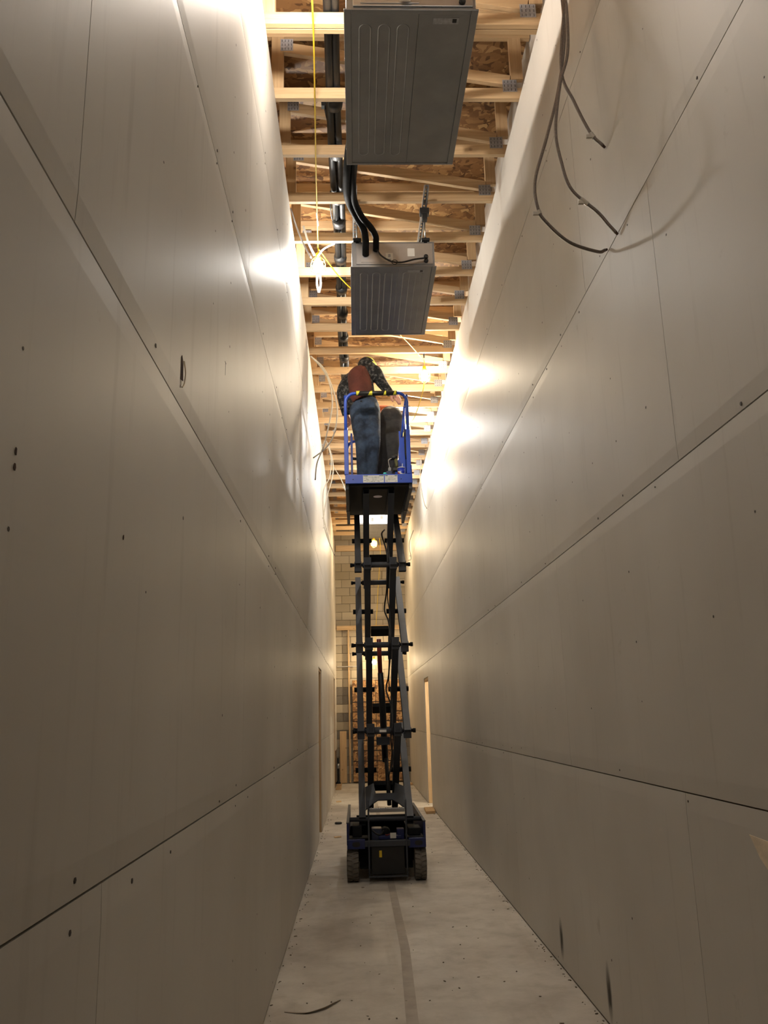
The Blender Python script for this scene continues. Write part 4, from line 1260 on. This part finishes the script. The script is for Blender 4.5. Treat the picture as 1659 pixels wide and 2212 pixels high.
def person(label, J, face, jeans_mat, shirt_mat, vest_mat, hat_mat, hand_r, hand_l, hip_w, hood=False, dep=1.0):
    body = MB()
    pel, wai, che, nek, hea = J['pelvis'], J['waist'], J['chest'], J['neck'], J['head']
    limb(body, [pel, wai, che, nek], [(0.13, 0.10), (0.12, 0.095), (0.14, 0.105), (0.055, 0.055)], 16)
    limb(body, [nek, (Vector(nek)*0.5+Vector(hea)*0.5), hea], [0.056, 0.052, 0.05])
    head_shape(body, hea, face)
    for s in 'lr':
        limb(body, [J['hip_'+s], J['knee_'+s], J['ankle_'+s]], [0.078, 0.055, 0.040])
        a = Vector(J['ankle_'+s])
        limb(body, [a, a+Vector((0, 0.02, -0.05)), a+Vector((0, 0.12, -0.07))], [0.04, 0.038, 0.03])
        limb(body, [che, J['shoulder_'+s], J['elbow_'+s], J['wrist_'+s]], [0.06, 0.056, 0.042, 0.028])
    for (s, (kn, sd, pn, cu)) in (('r', hand_r), ('l', hand_l)):
        hand(body, J['wrist_'+s], kn, sd, pn, cu, 1.15)
    p = fuse(obj('person', body, SKIN, smooth=True), 0.0065, 2)
    tag(p, label, 'person')
    # trousers
    m = MB()
    for s in 'lr':
        h, k, a = Vector(J['hip_'+s]), Vector(J['knee_'+s]), Vector(J['ankle_'+s])
        limb(m, [h+Vector((0, 0, 0.05)), h*0.5+k*0.5, k, k*0.5+a*0.5, a+Vector((0, 0, -0.045))], [0.105, 0.094, 0.079, 0.074, 0.071], 16)
        b = Vector(pel)*0.35+h*0.65
        ball(m, b+Vector((0, -0.055, 0.02)), (0.098, 0.092, 0.11), 14)
        # folds behind the knee and at the hem
        for dz, r in ((0.03, 0.083), (-0.03, 0.080), (-0.27, 0.077)):
            c = k+(a-k)*(0.0 if dz > 0 else (0.12 if dz > -0.1 else 0.85))
            m.tube([c+Vector((-0.05, -0.02, dz*0.3)), c+Vector((0, -0.05, dz*0.3+0.012)), c+Vector((0.05, -0.02, dz*0.3-0.01))], [0.025, 0.034, 0.025], 8)
    limb(m, [Vector(pel)+Vector((0, 0, -0.05)), pel, Vector(pel)*0.4+Vector(wai)*0.6], [(hip_w*0.92, 0.12), (hip_w, 0.13), (hip_w*0.94, 0.12)], 18)
    tr = fuse(obj('trousers', m, jeans_mat, p, True), 0.013, 3)
    # jacket or hoodie with sleeves and hood
    m = MB()
    limb(m, [Vector(wai)+(Vector(pel)-Vector(wai))*0.45, wai, che, nek], [(hip_w*0.97, 0.128*dep), (hip_w*0.95, 0.125*dep), (0.165, 0.128*dep), (0.085, 0.08)], 18)
    for s in 'lr':
        limb(m, [che, J['shoulder_'+s], J['elbow_'+s], J['wrist_'+s]], [0.085, 0.083, 0.066, 0.047], 14)
    limb(m, [nek, Vector(nek)*0.5+Vector(hea)*0.5], [0.085, 0.088])
    if hood:
        ball(m, Vector(hea)+Vector((-0.015, -0.035, -0.002)), (0.108, 0.10, 0.108), 14)
    jk = fuse(obj('jacket', m, shirt_mat, p, True), 0.012, 3)
    # sleeveless work vest over it
    m = MB()
    limb(m, [Vector(wai)+(Vector(pel)-Vector(wai))*0.20, wai, Vector(wai)*0.5+Vector(che)*0.5, che, Vector(che)*0.35+Vector(nek)*0.65], [(hip_w*1.03, 0.142*dep), (hip_w*1.03, 0.142*dep), (hip_w*1.06, 0.148*dep), (0.176, 0.145*dep), (0.118, 0.108*dep)], 20)
    fuse(obj('vest', m, vest_mat, p, True), 0.012, 3)
    # knit hat
    m = MB()
    c = Vector(hea); f = Vector(face).normalized()
    ball(m, c+Vector((0, 0, 0.030))-f*0.005, (0.092, 0.106, 0.090), 18)
    hat = obj('knit_hat', m, hat_mat, p, True)
    m = MB()
    m.tube([c+Vector((0.094*math.cos(t), 0.108*math.sin(t), 0.02)) for t in [2*math.pi*q/24 for q in range(25)]], 0.014, 8, False)
    obj('hat_cuff', m, hat_mat, hat, True)
    for s in 'lr':
        a = Vector(J['ankle_'+s])
        m = MB()
        fz = PZ+0.030
        limb(m, [a+Vector((0, 0, 0.03)), (a.x, a.y-0.005, fz+0.03), (a.x, a.y+0.10, fz+0.014), (a.x, a.y+0.185, fz+0.006)], [0.052, 0.054, 0.046, 0.034], 12)
        limb(m, [(a.x, a.y-0.03, fz-0.004), (a.x, a.y+0.09, fz-0.006), (a.x, a.y+0.19, fz-0.006)], [(0.042, 0.022), (0.044, 0.02), (0.036, 0.018)], 12)
        fuse(obj('boot', m, BOOT, p, True), 0.009, 2)
    return p

J1 = dict(pelvis=(0.135, 8.90, 4.93), waist=(0.100, 8.92, 5.05), chest=(0.080, 9.02, 5.33), neck=(0.135, 9.10, 5.49), head=(0.185, 9.17, 5.555),
          hip_l=(0.062, 8.90, 4.87), knee_l=(0.100, 8.83, 4.48), ankle_l=(0.105, 8.87, 4.115), hip_r=(0.208, 8.90, 4.87), knee_r=(0.222, 8.82, 4.48), ankle_r=(0.185, 8.90, 4.115),
          shoulder_l=(-0.015, 9.10, 5.37), elbow_l=(-0.118, 8.95, 5.14), wrist_l=(-0.075, 8.99, 4.88),
          shoulder_r=(0.245, 9.02, 5.44), elbow_r=(0.336, 8.99, 5.28), wrist_r=(0.438, 8.965, 5.128))
p1 = person('worker in rust vest, mottled sleeves, jeans and lime hat on the lift platform', J1, (0.45, 0.85, 0.1), DENIM, SLEEVE, VEST, BEANIE,
            ((0.506, 8.955, 5.080), (-0.3, -0.5, -0.8), (-0.3, 0.5, -0.8), 0.26), ((-0.045, 9.03, 4.80), (0.6, 0.6, 0), (0.3, 0.9, -0.2), 0.5), 0.172, True)
obj('hip_pocket', MB().bx(0.17, 0.245, 8.757, 8.763, 4.86, 4.95), DENIM, p1, bev=0.003)
obj('belt_tag', MB().bx(0.085, 0.105, 8.752, 8.757, 4.955, 4.966), BOOT, p1, bev=0.002)
J2 = dict(pelvis=(0.452, 9.24, 4.94), waist=(0.425, 9.36, 5.03), chest=(0.385, 9.60, 5.12), neck=(0.365, 9.78, 5.16), head=(0.36, 9.90, 5.17),
          hip_l=(0.385, 9.22, 4.89), knee_l=(0.360, 9.13, 4.56), ankle_l=(0.290, 9.22, 4.115), hip_r=(0.495, 9.22, 4.90), knee_r=(0.450, 9.10, 4.56), ankle_r=(0.405, 9.20, 4.115),
          shoulder_l=(0.225, 9.63, 5.10), elbow_l=(0.190, 9.74, 4.92), wrist_l=(0.245, 9.90, 4.86),
          shoulder_r=(0.515, 9.63, 5.11), elbow_r=(0.545, 9.76, 4.93), wrist_r=(0.475, 9.90, 4.86))
p2 = person('worker in charcoal trousers and orange vest bending forward at the right of the platform', J2, (0, 0.8, -0.6), PANTS, HOOD, VESTO, HOOD,
            ((0.43, 9.96, 4.84), (-0.8, 0, 0.4), (-0.2, 0.2, -1), 0.6), ((0.29, 9.96, 4.84), (0.8, 0, 0.4), (0.2, 0.2, -1), 0.6), 0.128, False, 0.74)
